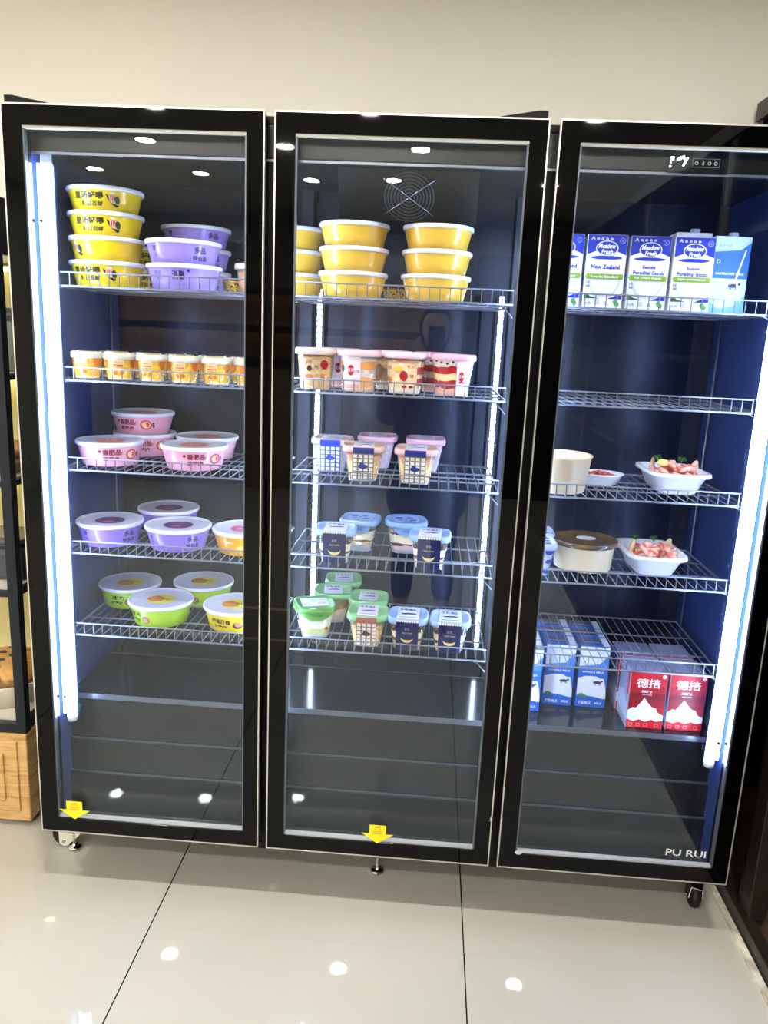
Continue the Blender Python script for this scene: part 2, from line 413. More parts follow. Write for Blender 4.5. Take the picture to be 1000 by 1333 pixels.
# doors
def door(x0, hinge, n):
    z0, z1 = DZ0, DZ1; x1 = x0+DW
    l, r, tp, bt = (.045, .040, .044, .042)
    fr = MB()
    for y0, y1 in ((0.0, .004), (.012, .040)):
        fr.box(x0+.003, x0+l, y0, y1, z0+.003, z1-.003, BLACK); fr.box(x1-r, x1-.003, y0, y1, z0+.003, z1-.003, BLACK)
        fr.box(x0+l, x1-r, y0, y1, z1-tp, z1-.003, BLACK); fr.box(x0+l, x1-r, y0, y1, z0+.003, z0+bt, BLACK)
    d = fr.build('door', fridge)
    t = MB()
    t.box(x0, x0+.003, -.001, .012, z0, z1, SILVER); t.box(x1-.003, x1, -.001, .012, z0, z1, SILVER)
    t.box(x0+.003, x1-.003, -.001, .012, z0, z0+.003, SILVER); t.box(x0+.003, x1-.003, -.001, .012, z1-.003, z1, SILVER)
    t.build('silver_trim', d)
    MB().box(x0+l, x1-r, .001, .004, z0+bt, z1-tp, GLASS).build('outer_pane', d)
    MB().box(x0+l, x1-r, .018, .021, z0+bt, z1-tp, GLASS).build('inner_pane', d)
    s = MB(); SP = mat('dcdee0', .3, metal=.4); SK = mat('6d7480', .4, metal=.6)
    s.box(x0+l, x1-r, .005, .0175, z0+bt, z0+bt+.006, SP); s.box(x0+l, x1-r, .0045, .0175, z1-tp-.0055, z1-tp, mat('efece0', .45))  # top bar's paler colour paints in the room light falling on it
    s.box(x0+l, x0+l+.004, .005, .0175, z0+bt, z1-tp, SK); s.box(x1-r-.004, x1-r, .005, .0175, z0+bt, z1-tp, SK)
    s.build('spacer_bar', d)
    g = MB(); GK = mat('17181b', .6)
    g.box(x0+.012, x0+.030, .040, .0445, z0+.01, z1-.01, GK); g.box(x1-.030, x1-.012, .040, .0445, z0+.01, z1-.01, GK)
    g.box(x0+.03, x1-.03, .040, .0445, z0+.01, z0+.028, GK); g.box(x0+.03, x1-.03, .040, .0445, z1-.028, z1-.01, GK)
    g.build('door_gasket', d)
    # hinge bracket standing on the top corner
    xa, xb = (x0+.004, x0+.105) if hinge == 'L' else (x1-.105, x1-.004)
    h = MB(); w = [(xa, z1+.001), (xb, z1+.001), (xb, z1+.004), (xa+.018, z1+.018), (xa, z1+.018)] if hinge == 'L' else [(xa, z1+.001), (xb, z1+.001), (xb, z1+.018), (xb-.018, z1+.018), (xa, z1+.004)]
    nn = len(w); h.add([(x, .012, z) for x, z in w]+[(x, .05, z) for x, z in w],
        [tuple(range(nn)), tuple(reversed(range(nn, 2*nn)))]+[(i, nn+i, nn+(i+1) % nn, (i+1) % nn) for i in range(nn)], BLACKM)
    h.build('hinge_cover', d)
    if n == 2:
        p = Print(map_front(0)); p.text('PU RUI', 1.6855, .2475, .0185, mat('dcdfe3', .4), 0, w=.1, bold=.012); q = p.build('lettering', d); q['label'] = 'white lettering PU RUI'
        MB().lathe([(.009, 0), (.009, .002)], mat('c9ccd2', .3), n=16, ky=.6).build('plug', d, (XD[2]+.052, -.0005, .2125)).rotation_euler = (PI/2, 0, 0)
    else:
        cx = (.092, .8995)[n]
        p = Print(map_front(-.0002)); Y = mat('fbe01e', .5); D = mat('6e5606', .5)
        w, t0, sh, tipz = .042, .0215, .232, .2055
        pts = [(-t0, .259), (-t0, .2335), (-w, .2335), (0, tipz), (w, .2335), (t0, .2335), (t0, .259)]
        p.poly([(cx+a, c) for a, c in pts], Y, 0)
        arcp = [(cx+.008*math.cos(PI*i/10), .2455+.008*math.sin(PI*i/10)) for i in range(11)]+[(cx+.0068*math.cos(PI-PI*i/10), .2455+.0068*math.sin(PI-PI*i/10)) for i in range(11)]
        p.poly(arcp, D, 1); p.text('R', cx, .2478, .0035, D, 1); p.text('CHANGXIN', cx, .2405, .0042, D, 1, w=.027); p.text('LENGGUI', cx, .2358, .0030, D, 1, w=.025); p.rect(cx-.014, cx+.014, .2330, .2338, D, 1)
        q = p.build('arrow_sticker', d); q['label'] = 'yellow down arrow sticker'
door(XD[0], 'L', 0); door(XD[1], 'R', 1); door(XD[2], 'R', 2)

# feet and casters
def foot(x, y, h=.13):
    f = MB().lathe([(.019, 0), (.021, .004), (.016, .010), (.007, .013), (.007, .018)], CHROME, c=(x, y, 0), n=24)
    for k in range(18): z = .018+k*.0055; f.lathe([(.0048, z), (.0062, z+.0027), (.0048, z+.0055)], CHROME, c=(x, y, 0), n=12, cap0=False, cap1=False)
    f.lathe([(.011, h-.016), (.011, h-.008)], CHROME, c=(x, y, 0), n=6); f.build('levelling_foot', fridge)
foot(.012, .155); foot(.897, .16); foot(1.7, .62); foot(.09, .62)
def caster(x, y, side):
    c = MB().box(x-.022, x+.022, y-.03, y+.035, .122, .13, SILVER)
    PL = mat('e6e3d6', .45)
    if side:   # seen flat on
        for yy in (y-.014, y+.012):
            pr = [(x-.024, .124), (x+.044, .124), (x+.040, .046), (x+.006, .010), (x-.006, .006), (x-.020, .013)]
            n = len(pr); c.add([(a, yy, z) for a, z in pr]+[(a, yy+.002, z) for a, z in pr], [tuple(range(n))[::-1], tuple(range(n, 2*n))]+[(i, (i+1) % n, n+(i+1) % n, n+i) for i in range(n)], PL)
        o = c.build('caster', fridge)
        MB().lathe([(.026, -.010), (.0345, -.007), (.0345, .007), (.026, .010)], RUBBER, n=32).build('wheel', o, (x-.008, y, .0375)).rotation_euler = (PI/2, 0, 0)
        MB().lathe([(.005, -.018), (.005, .018)], CHROME, n=12).build('axle_bolt', o, (x-.006, y, .022)).rotation_euler = (PI/2, 0, 0)
    else:
        BK = mat('0d0d0e', .3)
        c.rod((x-.019, y-.016, .036), (x-.015, y-.016, .068), .0015, PL).rod((x+.019, y-.016, .036), (x+.017, y-.016, .060), .0015, PL).rod((x-.015, y-.016, .068), (x+.017, y-.016, .060), .0015, PL)
        c.box(x-.018, x-.015, y-.012, y+.02, .025, .122, BK).box(x+.015, x+.018, y-.012, y+.02, .025, .122, BK)
        o = c.build('caster', fridge)
        MB().lathe([(.024, -.0125), (.030, -.009), (.0325, 0), (.030, .009), (.024, .0125)], RUBBER, n=32).build('wheel', o, (x, y, .033)).rotation_euler = (0, PI/2, 0)
        MB().lathe([(.004, -.024), (.0055, -.022), (.0055, -.018), (.003, -.017), (.003, .017), (.0055, .018), (.0055, .022), (.004, .024)], CHROME, n=12).build('axle_bolt', o, (x, y, .036)).rotation_euler = (0, PI/2, 0)
caster(-.012, .165, True); caster(1.772, .125, False); caster(.03, .6, True); caster(1.76, .6, False)

# ------------------------------------------------------------------ wire shelves
SZ = [None, 1.583, 1.360, 1.137, .920, .697]
SY0, SY1 = .09, .485
BAY = [(.050, .582), (.618, 1.150), (1.218, XR-.050)]
def make_shelf(x0, x1):
    def f():
        w = x1-x0; t = empty('wire_shelf'); fr = MB()
        fr.tube([(0, 0, -.004), (w, 0, -.004), (w, SY1-SY0, -.004), (0, SY1-SY0, -.004), (0, 0, -.004)], .0028, WIRE, 6)
        for y in (.13, .26): fr.rod((0, y, -.005), (w, y, -.005), .0024, WIRE)
        fr.build('frame', t)
        d = MB(); n = round(w/.0243)
        for i in range(n+1): d.rod((w*i/n, 0, -.0015), (w*i/n, SY1-SY0, -.0015), .0013, WIRE, 5)
        d.build('deck_wires', t)
        g = MB(); g.rod((0, 0, .028), (w, 0, .028), .0020, WIRE)
        for i in range(n+1): g.rod((w*i/n, 0, -.002), (w*i/n, 0, .028), .0013, WIRE, 5)
        g.build('front_guard', t)
        for xx, s in ((0, -1), (w, 1)):
            k = MB().tube([(xx-s*.032, .002, -.006), (xx-s*.020, .002, -.010), (xx-s*.008, .002, -.024), (xx+s*.002, .002, -.034)], .0016, WIRE, 6)
            k.build('bracket', t)
        return t
    return f
ORD = ['top', 'second', 'middle', 'fourth', 'lowest']
CARRY = [['carrying stacked yellow and lilac bowls', 'carrying a row of small yellow cups', 'carrying pink bowls', 'carrying purple lidded bowls', 'carrying lime green bowls'],
         ['carrying plain yellow bowl stacks', 'carrying layered strawberry cake cups', 'carrying chequered waffle cups', 'carrying navy moon cups and layer cake cups', 'carrying green lidded and navy moon cups'],
         ['carrying blue and white milk cartons', 'standing empty', 'carrying an open cream tub and a shrimp tray', 'carrying a cream bowl with brown lid', 'above the cartons on the deck']]
for bi, (x0, x1) in enumerate(BAY):
    for si in range(1, 6):
        place('shelf%d' % bi, make_shelf(x0, x1), (x0, SY0, SZ[si]), 0,
              'wire shelf %s, %s of the %s bay' % (CARRY[bi][si-1], ORD[si-1], ('left', 'middle', 'right')[bi]), 'shelf', 'wire shelves in the display fridge')

# ------------------------------------------------------------------ bowls
LIDM = mat('cdd0da', .28, coat=.3); RIMM = mat('e6e8f2', .3, coat=.3)
def bowl(col, txtcol, style, lid, d=.177, h=.0545):
    R = d/2; rb = R*.80
    def f():
        t = empty('paper_bowl')
        rf = lambda z: rb+(R*.955-rb)*z/h
        BM = mat(col, .28, coat=.4)
        b = MB().lathe([(rb-.006, .003), (rb-.003, 0), (rb, .0005), (rf(h*.5), h*.5), (rf(h-.002), h-.002)], BM, n=56, cap1=False)
        b.build('bowl', t)
        P = Print(map_round(rf)); T = mat(txtcol, .45)
        if style == 'yellow':
            P.text('里汤好喂', -.020, .0375, .0165, T, 1, w=.074, bold=.035).text('瓶日百邮', -.012, .0195, .0115, T, 1, w=.052, bold=.03)
        elif style == 'lilac':
            P.text('多品', .045, .0365, .0155, T, 1, bold=.025).text('特自品', .044, .0185, .012, T, 1, bold=.025).text('雪', -.075, .038, .012, T, 1, bold=.02).text('卷', -.070, .022, .010, T, 1)
        elif style == 'lilac2':
            P.text('消暑', .010, .034, .021, T, 1, bold=.02, w=.030).text('雪泥', -.045, .038, .010, T, 1).text('甜品', -.040, .026, .008, T, 1).oval(.035, .044, .003, .003, T, 1)
        elif style == 'pink':
            P.text('香肥品', -.006, .038, .0155, T, 1, w=.046, bold=.035).text('草莓肉', -.008, .0205, .012, T, 1, w=.040, bold=.035).oval(-.036, .040, .004, .004, T, 1).text('c', .020, .036, .007, T, 1)
        elif style == 'lime':
            P.text('白酸豹', -.038, .036, .014, T, 1, w=.042, bold=.03).text('榴莲味', -.038, .019, .012, T, 1, w=.038, bold=.03)
        elif style == 'yellow2':
            P.text('绿温日', -.040, .034, .014, T, 1, w=.040, bold=.03).text('榴莲肉', -.032, .018, .009, T, 1, w=.036, bold=.03).text('e', -.010, .033, .014, T, 1, bold=.04)
        if P.v: P.build('lettering', t)
        E_ = Print(map_round(rf))
        if style == 'yellow':
            K = mat('15100c', .4)
            E_.poly([(.022, .042), (.026, .040), (.034, .029), (.046, .019), (.050, .020), (.050, .016), (.044, .0135), (.033, .021), (.025, .031)], K, 1)
            E_.oval(.038, .032, .010, .0105, mat('e6b8a0', .4), 2); E_.oval(.0475, .030, .006, .009, mat('24402a', .4), 3)
            for k in range(3): E_.oval(.033+.004*k, .034, .0012, .007, mat('c2473c', .4), 4, 6, 2)
            E_.oval(.037, .044, .007, .002, mat('f6efe2', .4), 4)
        elif style == 'pink':
            E_.oval(.046, .031, .016, .0135, mat('c5222f', .4), 1).oval(.046, .031, .0125, .0105, mat('f2a48c', .4), 2).oval(.043, .029, .006, .0075, mat('f6d9a4', .4), 3).oval(.050, .032, .004, .006, mat('d9343a', .4), 4).oval(.066, .030, .0035, .008, mat('5c3140', .4), 1)
        elif style == 'lime':
            E_.oval(-.004, .022, .012, .011, mat('8a5a24', .4), 1).oval(-.004, .022, .009, .008, mat('d39a55', .4, noise=('8a5428',), nscale=300), 2)
        elif style == 'yellow2':
            E_.oval(.016, .024, .013, .010, mat('2b1a10', .4), 1).oval(.018, .027, .010, .007, mat('d98b6a', .4), 2)
        elif style == 'gold':
            E_.text('Mango', -.03, .036, .008, mat('fff2c8', .4), 1, bold=.03).oval(0, .022, .012, .008, mat('f7d56a', .4), 1)
        if E_.v: E_.build('emblem', t)
        l = MB(); k = h
        l.lathe([(R*.93, k-.004), (R*.985, k-.004), (R, k-.0015), (R, k+.0035), (R*.985, k+.006), (R*.95, k+.006), (R*.925, k+.0025), (R*.90, k+.002), (.001, k+.002)], LIDM, n=64, cap0=False, mats=[RIMM]*5+[LIDM]*3)
        lo = l.build('lid', t)
        if lid:
            s = Print(map_top(k+.002)); r = R*.43
            c1, c2, c3 = {'purple': ('2a1458', '5a1a66', '1a2468'), 'pink': ('b8493a', 'e08872', 'a83a4a'), 'lime': ('d4da34', 'dcd03a', 'c8c838'), 'grape': ('4a2a90', 'e05a5a', 'c8a8e8')}[lid]
            s.oval(0, 0, r, r, mat(c1, .4, noise=(c2, c3), nscale=38), 1, 20, 4)
            if lid in ('purple', 'grape'): s.oval(0, 0, r*1.04, r*1.04, mat('c0306c', .4), 0, 20, 4).oval(-.004, -.016, r*.4, r*.2, mat('e8909c', .4, noise=('7a2a4a',), nscale=90), 2).oval(.006, .010, r*.5, r*.2, mat('8a2a80', .4), 2)
            if lid == 'lime': s.oval(-r*.38, -.002, r*.58, r*.6, mat('a8521c', .4, noise=('e0904a',), nscale=120), 2).oval(-r*.2, -.014, r*.5, r*.3, mat('c87838', .4), 3); s.text('榴莲', .012, .005, .012, mat('6a5a10', .4), 2)
            if lid == 'pink': s.text('草莓', .0, .0, .014, mat('f4c8b8', .4), 2)
            s.build('lid_sticker', lo)
        return t
    return f
def put_bowl(key, args, x, y, shelf, lev, rz, label, group, ph=.0567):
    place('bowl_'+key, bowl(*args), (x, y, SZ[shelf]+lev*ph), rz, label, 'bowl', group)
YEL = ('f2cf0c', '17120a', 'yellow', None, .183, .0545); YPL = ('ecbf42', '17120a', 'plain', None, .172, .0545)
LIL = ('a48be0', '2d1a5c', 'lilac', None, .187, .0545); LIL2 = ('a48be0', '2d1a5c', 'lilac2', None, .187, .0545)
PNK = ('f2a9bd', '7c1230', 'pink', 'pink', .175, .056); PUR = ('9474d8', '241450', 'lilac', 'purple', .176, .056)
LIM = ('b2dc28', '1b2408', 'lime', 'lime', .178, .056); YE2 = ('f4d41c', '1a1408', 'yellow2', 'lime', .178, .056); GLD = ('f0a818', '1a1408', 'gold', 'grape', .175, .056)
G1 = 'stacked yellow printed bowls on the top left shelf'
for k, (rz, lab) in enumerate([(-.02, 'lowest of the front stack of four'), (-1.05, 'second from below in the front stack'), (.13, 'third from below in the front stack of four'), (.13, 'topmost of the front stack of four')]):
    put_bowl('yel', YEL, .146, .203, 1, k, rz, 'yellow printed paper bowl with white lid, '+lab, G1)
for k, lab in enumerate(['under another', 'on top of another']):
    put_bowl('yel', YEL, .1235, .402, 1, k, 1.0, 'yellow printed bowl behind the stack of four, '+lab, G1)
G2 = 'stacked lilac bowls on the top left shelf'
put_bowl('lil2', LIL2, .342, .203, 1, 0, 0, 'lilac printed paper bowl, lower one of the front stack of two', G2)
put_bowl('lil', LIL, .340, .203, 1, 1, .25, 'lilac printed paper bowl, upper one of the front stack of two', G2)
for k, lab in enumerate(['lowest', 'middle', 'topmost']): put_bowl('lil', LIL, .3135, .398, 1, k, (.35, .35, .3)[k], 'lilac paper bowl in the rear stack of three, %s one' % lab, G2)
G3 = 'pink bowls on the middle left shelf'
put_bowl('pnk', PNK, .163, .388, 3, 0, .35, 'pink printed bowl at the back left with another stacked on it', G3)
put_bowl('pnk', PNK, .158, .390, 3, 1, -.15, 'pink printed bowl resting on top of another at the back left', G3, .0583)
put_bowl('pnk', PNK, .137, .205, 3, 0, .50, 'pink printed bowl at the front left by the light tube', G3)
put_bowl('pnk', PNK, .345, .385, 3, 0, 2.6, 'pink bowl at the back right with plain side showing', G3)
put_bowl('pnk', PNK, .362, .206, 3, 0, .42, 'pink printed bowl at the front right, emblem near its right edge', G3)
G4 = 'lidded dessert bowls on the fourth left shelf'
put_bowl('pur', PUR, .128, .208, 4, 0, .45, 'purple bowl with clear white lid nearest the left light tube', G4)
put_bowl('pur', PUR, .226, .396, 4, 0, .6, 'purple lidded bowl at the back behind two others', G4)
put_bowl('pur', PUR, .318, .200, 4, 0, .22, 'purple lidded bowl at the front between purple and golden ones', G4)
put_bowl('gld', GLD, .499, .204, 4, 0, .1, 'golden yellow bowl with purple lid sticker beside the purple bowls', G4)
G5 = 'lidded dessert bowls on the lowest left shelf'
put_bowl('lim', LIM, .121, .355, 5, 0, .35, 'lime green bowl at the back left with mango lid sticker', G5)
put_bowl('lim', LIM, .325, .408, 5, 0, .0, 'lime green bowl at the back right behind the others', G5)
put_bowl('lim', LIM, .257, .228, 5, 0, -.18, 'lime green bowl at the front with round brown nut emblem', G5)
put_bowl('ye2', YE2, .468, .226, 5, 0, .1, 'bright yellow bowl with black lettering beside the lime green ones', G5)
G6 = 'plain yellow bowls on the top middle shelf'
for x, y, w in ((.592, .335, 'partly hidden left'), (.765, .205, 'middle'), (.969, .203, 'right')):
    for k in range(3): put_bowl('ypl', YPL, x, y, 1, k, 0, 'plain mustard yellow bowl with white rim, %s of the %s stack' % (('lowest', 'middle one', 'topmost')[k], w), G6)

# ------------------------------------------------------------------ small cups with strata
def strata_cup(name, r0, r1, h, e, bands, lidcol, lidh=.006, extras=None, sleeve=None, ky=1., clear_lid=False, body_alpha=None):
    """bands: list of (fraction of height, colour key) from the base up"""
    def f():
        t = empty(name); rf = lambda z: r0+(r1-r0)*z/h
        n = 48; rings = []; mats = []; z = 0
        rings.append([(x, y, .001) for x, y in ring2(r0-.003, n, e, ky)])
        for i, (fr, c) in enumerate(bands):
            z0 = z; z = z+fr*h; m = mat(c, .32, coat=.5) if isinstance(c, str) else mat(c[0], .32, coat=.5, noise=tuple(c[1:]), nscale=90)
            amp = .0016 if 0 < i else 0
            for zz, am in ((z0, amp), (z, .0016 if i < len(bands)-1 else 0)):
                rg = []
                for k, (x, y) in enumerate(ring2(1, n, e, ky)):
                    w = zz+am*math.sin(k*2*PI/n*5+zz*400)+am*.5*math.sin(k*2*PI/n*11)
                    w = max(.0015, w); q = rf(w)-.0012; rg.append((x*q, y*q, w))
                rings.append(rg); mats.append(m)
        mats = [mats[0]]+mats[:len(rings)-2]
        b = MB().loft(rings, None, True, True, True, mats); b.build('filling', t)
        MB().lathe([(rf(0)-.0025, 0), (rf(0), 0), (rf(h*.5), h*.5), (rf(h-.001), h-.001)], CLEAR, n=48, e=e, cap1=False, ky=ky).build('clear_cup', t)
        LM = CLEAR if clear_lid else mat(lidcol, .28, coat=.4); R = r1+(.002 if clear_lid else .004)
        L_ = MB().lathe([(R-.0035, h-.009), (R, h-.009), (R+.001, h-.003), (R, h+lidh-.003), (R-.002, h+lidh), (R*.88, h+lidh), (R*.86, h+lidh-.002), (.001, h+lidh-.002)], LM, n=48, e=e, cap0=False, ky=ky)
        lo = L_.build('lid', t)
        if clear_lid: MB().lathe([(r1-.001, h-.016), (r1+.0015, h-.014), (r1+.0015, h-.002), (r1-.001, h-.002)], milky('f3ead8', .8), n=48, e=e, ky=ky).build('seal_band', t)
        if extras: extras(t, rf, h, e, ky, lo, h+lidh-.002)
        return t
    return f
W_ = mat('f2f0ee', .4, coat=.2); NAVY = mat('0b1358', .45); BLU = mat('2b46c0', .4); GOLD = mat('f0dc8a', .4)
def sleeve_top(t, lo, ztop, w, depth, kind):
    P = Print(map_top(ztop)); 
    P.rect(-w, w, -depth, depth, mat('dfe0e8', .4), 3, 1)
    a = {'navy': '1c2a7a', 'wafb': '2038b0', 'waft': '6a5a8a', 'green': '6a4aa0'}[kind]
    A = mat(a, .4)
    P.text('牛乳蛋糕', 0, depth*.6, depth*.42, A, 4, w=w*1.7, bold=.02); P.oval(w*.2, -depth*.05, w*.55, depth*.13, A, 4); P.oval(-w*.35, -depth*.12, w*.3, depth*.1, mat('c0707c' if kind != 'navy' else a, .4), 4); P.rect(-w*.8, w*.8, -depth*.7, -depth*.62, A, 4, 1)
    P.build('lid_label', lo)
def lid_band(lo, h, e, w, m, r1):
    P = Print(map_square(lambda v: r1+.0052, e)); P.rect(-w, w, h-.010, h+.0045, m, 1); P.build('lid_side_label', lo)
def ex_navy(t, rf, h, e, ky, lo, zt):
    lid_band(lo, h, e, .029, NAVY, rf(h)); Z_ = Print(map_square(lambda v: rf(h)+.0056, e))
    for k in range(9): Z_.oval(-.029+.058*(k+.5)/9, h+.003, .0029, .0035, W_, 1, 5, 2)
    Z_.build('lid_scallops', lo)
    P = Print(map_square(lambda v: rf(v)+.0009, e)); w = .029
    P.rect(-w, w, .001, h-.006, NAVY, 1)
    P.text('奶乳', 0, h*.75, .008, mat('aab0dc', .4), 2, w=.014); P.text('MILK CAKE', 0, h*.61, .004, GOLD, 2, w=.026)
    P.crescent(0, h*.47, .0165, GOLD, 2, .48)
    P.build('navy_label', t)
    sleeve_top(t, lo, zt, .029, .043, 'navy')
def ex_wafer(bg, top, em, kind):
    def f(t, rf, h, e, ky, lo, zt):
        w = .0265; B = mat(bg, .4); T = mat(top, .4); lid_band(lo, h, e, w, T, rf(h)); P = Print(map_square(lambda v: rf(v)+.0009, e))
        P.rect(-w, w, .004, h-.008, B, 1)
        for i in range(4):
            for j in range(6): u = -w+2*w*(i+.5)/4; v = .010+(h-.024)*j/5.4; P.rect(u-.0046, u+.0046, v-.0042, v+.0042, W_, 2, 1)
        E2 = mat(em, .4); P.oval(0, h*.47, .012, .006, E2, 3).oval(-.003, h*.53, .006, .005, E2, 3)
        P.build('wafer_label', t); sleeve_top(t, lo, zt, .0265, .043, kind)
    return f
def ex_patch(t, rf, h, e, ky, lo, zt):
    P = Print(map_top(zt)); B = mat('2a3c9c', .4)
    P.rect(-.034, .034, -.034, .034, mat('a8c2ee', .4), 2, 1)
    for x, y, a, c in ((-.02, .012, .012, .008), (.01, .014, .008, .006), (.018, -.012, .010, .007), (-.014, -.014, .006, .004), (.0, -.002, .005, .004)): P.oval(x, y, a, c, B, 3)
    P.text('蛋糕', .004, -.024, .010, B, 3); P.build('lid_label', lo)
    Q = Print(map_square(rf, e)); n = 8
    Q.spans([(h-.030+.020*k/8, -.034*math.sin(PI/2*min(1, .25+k/8)), .034*math.sin(PI/2*min(1, .25+k/8))) for k in range(9)], mat('8fb2ec', .4), 1)
    Q.text('双层乳酪', 0, h-.018, .006, B, 2, w=.026); Q.build('front_label', t)
def ex_green(t, rf, h, e, ky, lo, zt):
    sleeve_top(t, lo, zt, .026, .038, 'green')
def ex_green_patch(t, rf, h, e, ky, lo, zt):
    P = Print(map_top(zt)); P.rect(-.036, .036, -.028, .036, mat('dfe3f4', .4), 2, 1)
    P.text('回', -.004, .012, .020, mat('3a4cc0', .4), 3, tilt=.6); P.text('鲜奶', -.022, -.010, .011, mat('3a4cc0', .4), 3); P.text('草莓', .018, -.008, .011, mat('c03050', .4), 3); P.build('lid_label', lo)
    Q = Print(map_square(rf, e))
    Q.spans([(h-.030+.024*k/8, -.040*math.sin(PI/2*min(1, .2+k/8)), .040*math.sin(PI/2*min(1, .2+k/8))) for k in range(9)], mat('6cba4c', .4), 1)
    Q.text('乳酪蛋糕', 0, h-.016, .006, mat('2a6a2a', .4), 2, w=.03); Q.oval(.026, .030, .004, .005, mat('e06020', .4), 2); Q.build('front_label', t)
HC = .084
def put(kind, bld, x, y, s, rz, label, cat, group): place(kind, bld, (x, y, SZ[s]), rz, label, cat, group)
C_CREAM = 'efe3c0'; C_OLIVE = ('8a7a3c', '5a4a28', 'b8a860')
navy = strata_cup('dessert_cup', .036, .049, HC, 4.2, [(.12, 'c8c8d4'), (.2, 'e9d9a0'), (.08, '5a3a20'), (.25, C_CREAM), (.1, '4a2c28'), (.25, C_OLIVE)], '9dbdee', extras=ex_navy)
layer = strata_cup('dessert_cup', .036, .049, HC, 4.2, [(.25, 'b8b8c8'), (.1, 'd8b070'), (.06, '4a2420'), (.3, C_CREAM), (.08, '4a2c1c'), (.21, ('b89a5c', '6a5030'))], '9dbdee', extras=ex_patch)
rnd = strata_cup('dessert_cup', .040, .054, HC, 2.6, [(.28, 'c8b0b8'), (.08, '5a2420'), (.3, C_CREAM), (.06, '5a3020'), (.28, ('c8b088', '8a6a50'))], '8fb4ee', extras=ex_patch)
wafy = strata_cup('dessert_cup', .036, .050, HC, 4.2, [(.1, 'e8e4f0'), (.55, ('f2d88c', 'e0b060')), (.35, ('e8b890', 'd88a70'))], 'e8b8a8', extras=ex_wafer('8a7c58', '1c2a8a', '26308a', 'wafb'))
wafb = strata_cup('dessert_cup', .036, .050, HC, 4.2, [(.1, 'e8e8f8'), (.9, ('eeeaf2', 'e0dcee'))], 'ecc0c4', extras=ex_wafer('3a5ad0', '1c38b8', '2048c8', 'wafb'))
wafg = strata_cup('dessert_cup', .036, .050, HC, 4.2, [(.12, 'f0ece0'), (.6, ('f0dc9c', 'dcb468')), (.28, ('c8a060', '7a5a80'))], '8cc888', extras=ex_wafer('a87a50', 'a85a5a', '3a2a3a', 'green'))
grn = strata_cup('dessert_cup', .036, .050, HC, 4.2, [(.12, 'c8a8b8'), (.4, C_CREAM), (.1, 'c89050'), (.38, ('b89850', '8a8048'))], '8cc888', extras=ex_green)
grnp = strata_cup('dessert_cup', .038, .051, HC, 4.2, [(.14, 'd8d8dc'), (.22, ('c8d070', 'd8d8a0')), (.64, 'f2eddc')], '5aa848', extras=ex_green_patch)
GA = 'chequered wafer cups on the middle shelf of the middle bay'
put('wafb', wafb, .718, .272, 3, .0, 'square cup with blue and white chequered label, farthest left', 'dessert cup', GA)
put('wafy', wafy, .812, .165, 3, .05, 'square cream cup with chequered label in front, left of the centre pair', 'dessert cup', GA)
put('wafy', wafy, .945, .160, 3, -.03, 'square cream cup with chequered label, farthest right in the front', 'dessert cup', GA)
pinkc = strata_cup('dessert_cup', .036, .050, HC, 4.2, [(.1, 'e8e4f0'), (.9, ('efe2ea', 'e4c8d8'))], 'e6b6cc', extras=lambda t, rf, h, e, ky, lo, zt: sleeve_top(t, lo, zt, .0245, .038, 'wafb'))
put('pinkc', pinkc, .832, .372, 3, 0, 'pale pink lidded square cup at the back, behind the left chequered ones', 'dessert cup', GA)
put('pinkc', pinkc, .966, .360, 3, 0, 'pale pink lidded square cup at the back, behind the right chequered one', 'dessert cup', GA)
GB = 'cake cups on the fourth shelf of the middle bay'
put('navy', navy, .748, .160, 4, .03, 'square cup with navy crescent moon label, left one on the shelf with cake cups', 'dessert cup', GB)
put('layer', layer, .800, .285, 4, -.1, 'square layer cake cup with blue lid behind the left navy one', 'dessert cup', GB)
put('rnd', rnd, .925, .290, 4, .1, 'rounded layer cake cup with blue lid behind the right navy one', 'dessert cup', GB)
put('navy', navy, .992, .155, 4, -.04, 'square cup with navy crescent moon label, right one on the shelf with cake cups', 'dessert cup', GB)
GC = 'cups on the lowest shelf of the middle bay'
put('grnp', grnp, .692, .195, 5, .3, 'creamy cup with green lid tilted label, farthest left on the lowest shelf', 'dessert cup', GC)
put('grn', grn, .727, .316, 5, .1, 'green lidded square cup, second from the front in the left column', 'dessert cup', GC)
put('grn', grn, .744, .432, 5, .1, 'green lidded square cup, rearmost on the lowest shelf', 'dessert cup', GC)
put('grn', grn, .832, .277, 5, .0, 'green lidded square cup right behind the chequered brown label', 'dessert cup', GC)
put('wafg', wafg, .840, .160, 5, .0, 'green lidded cup with brown and white chequered label in front', 'dessert cup', GC)
put('navy', navy, .947, .155, 5, -.02, 'navy crescent moon cup beside the green lidded chequered cup', 'dessert cup', GC)
put('navy', navy, 1.057, .152, 5, -.02, 'navy crescent moon cup at the right end of the lowest shelf', 'dessert cup', GC)
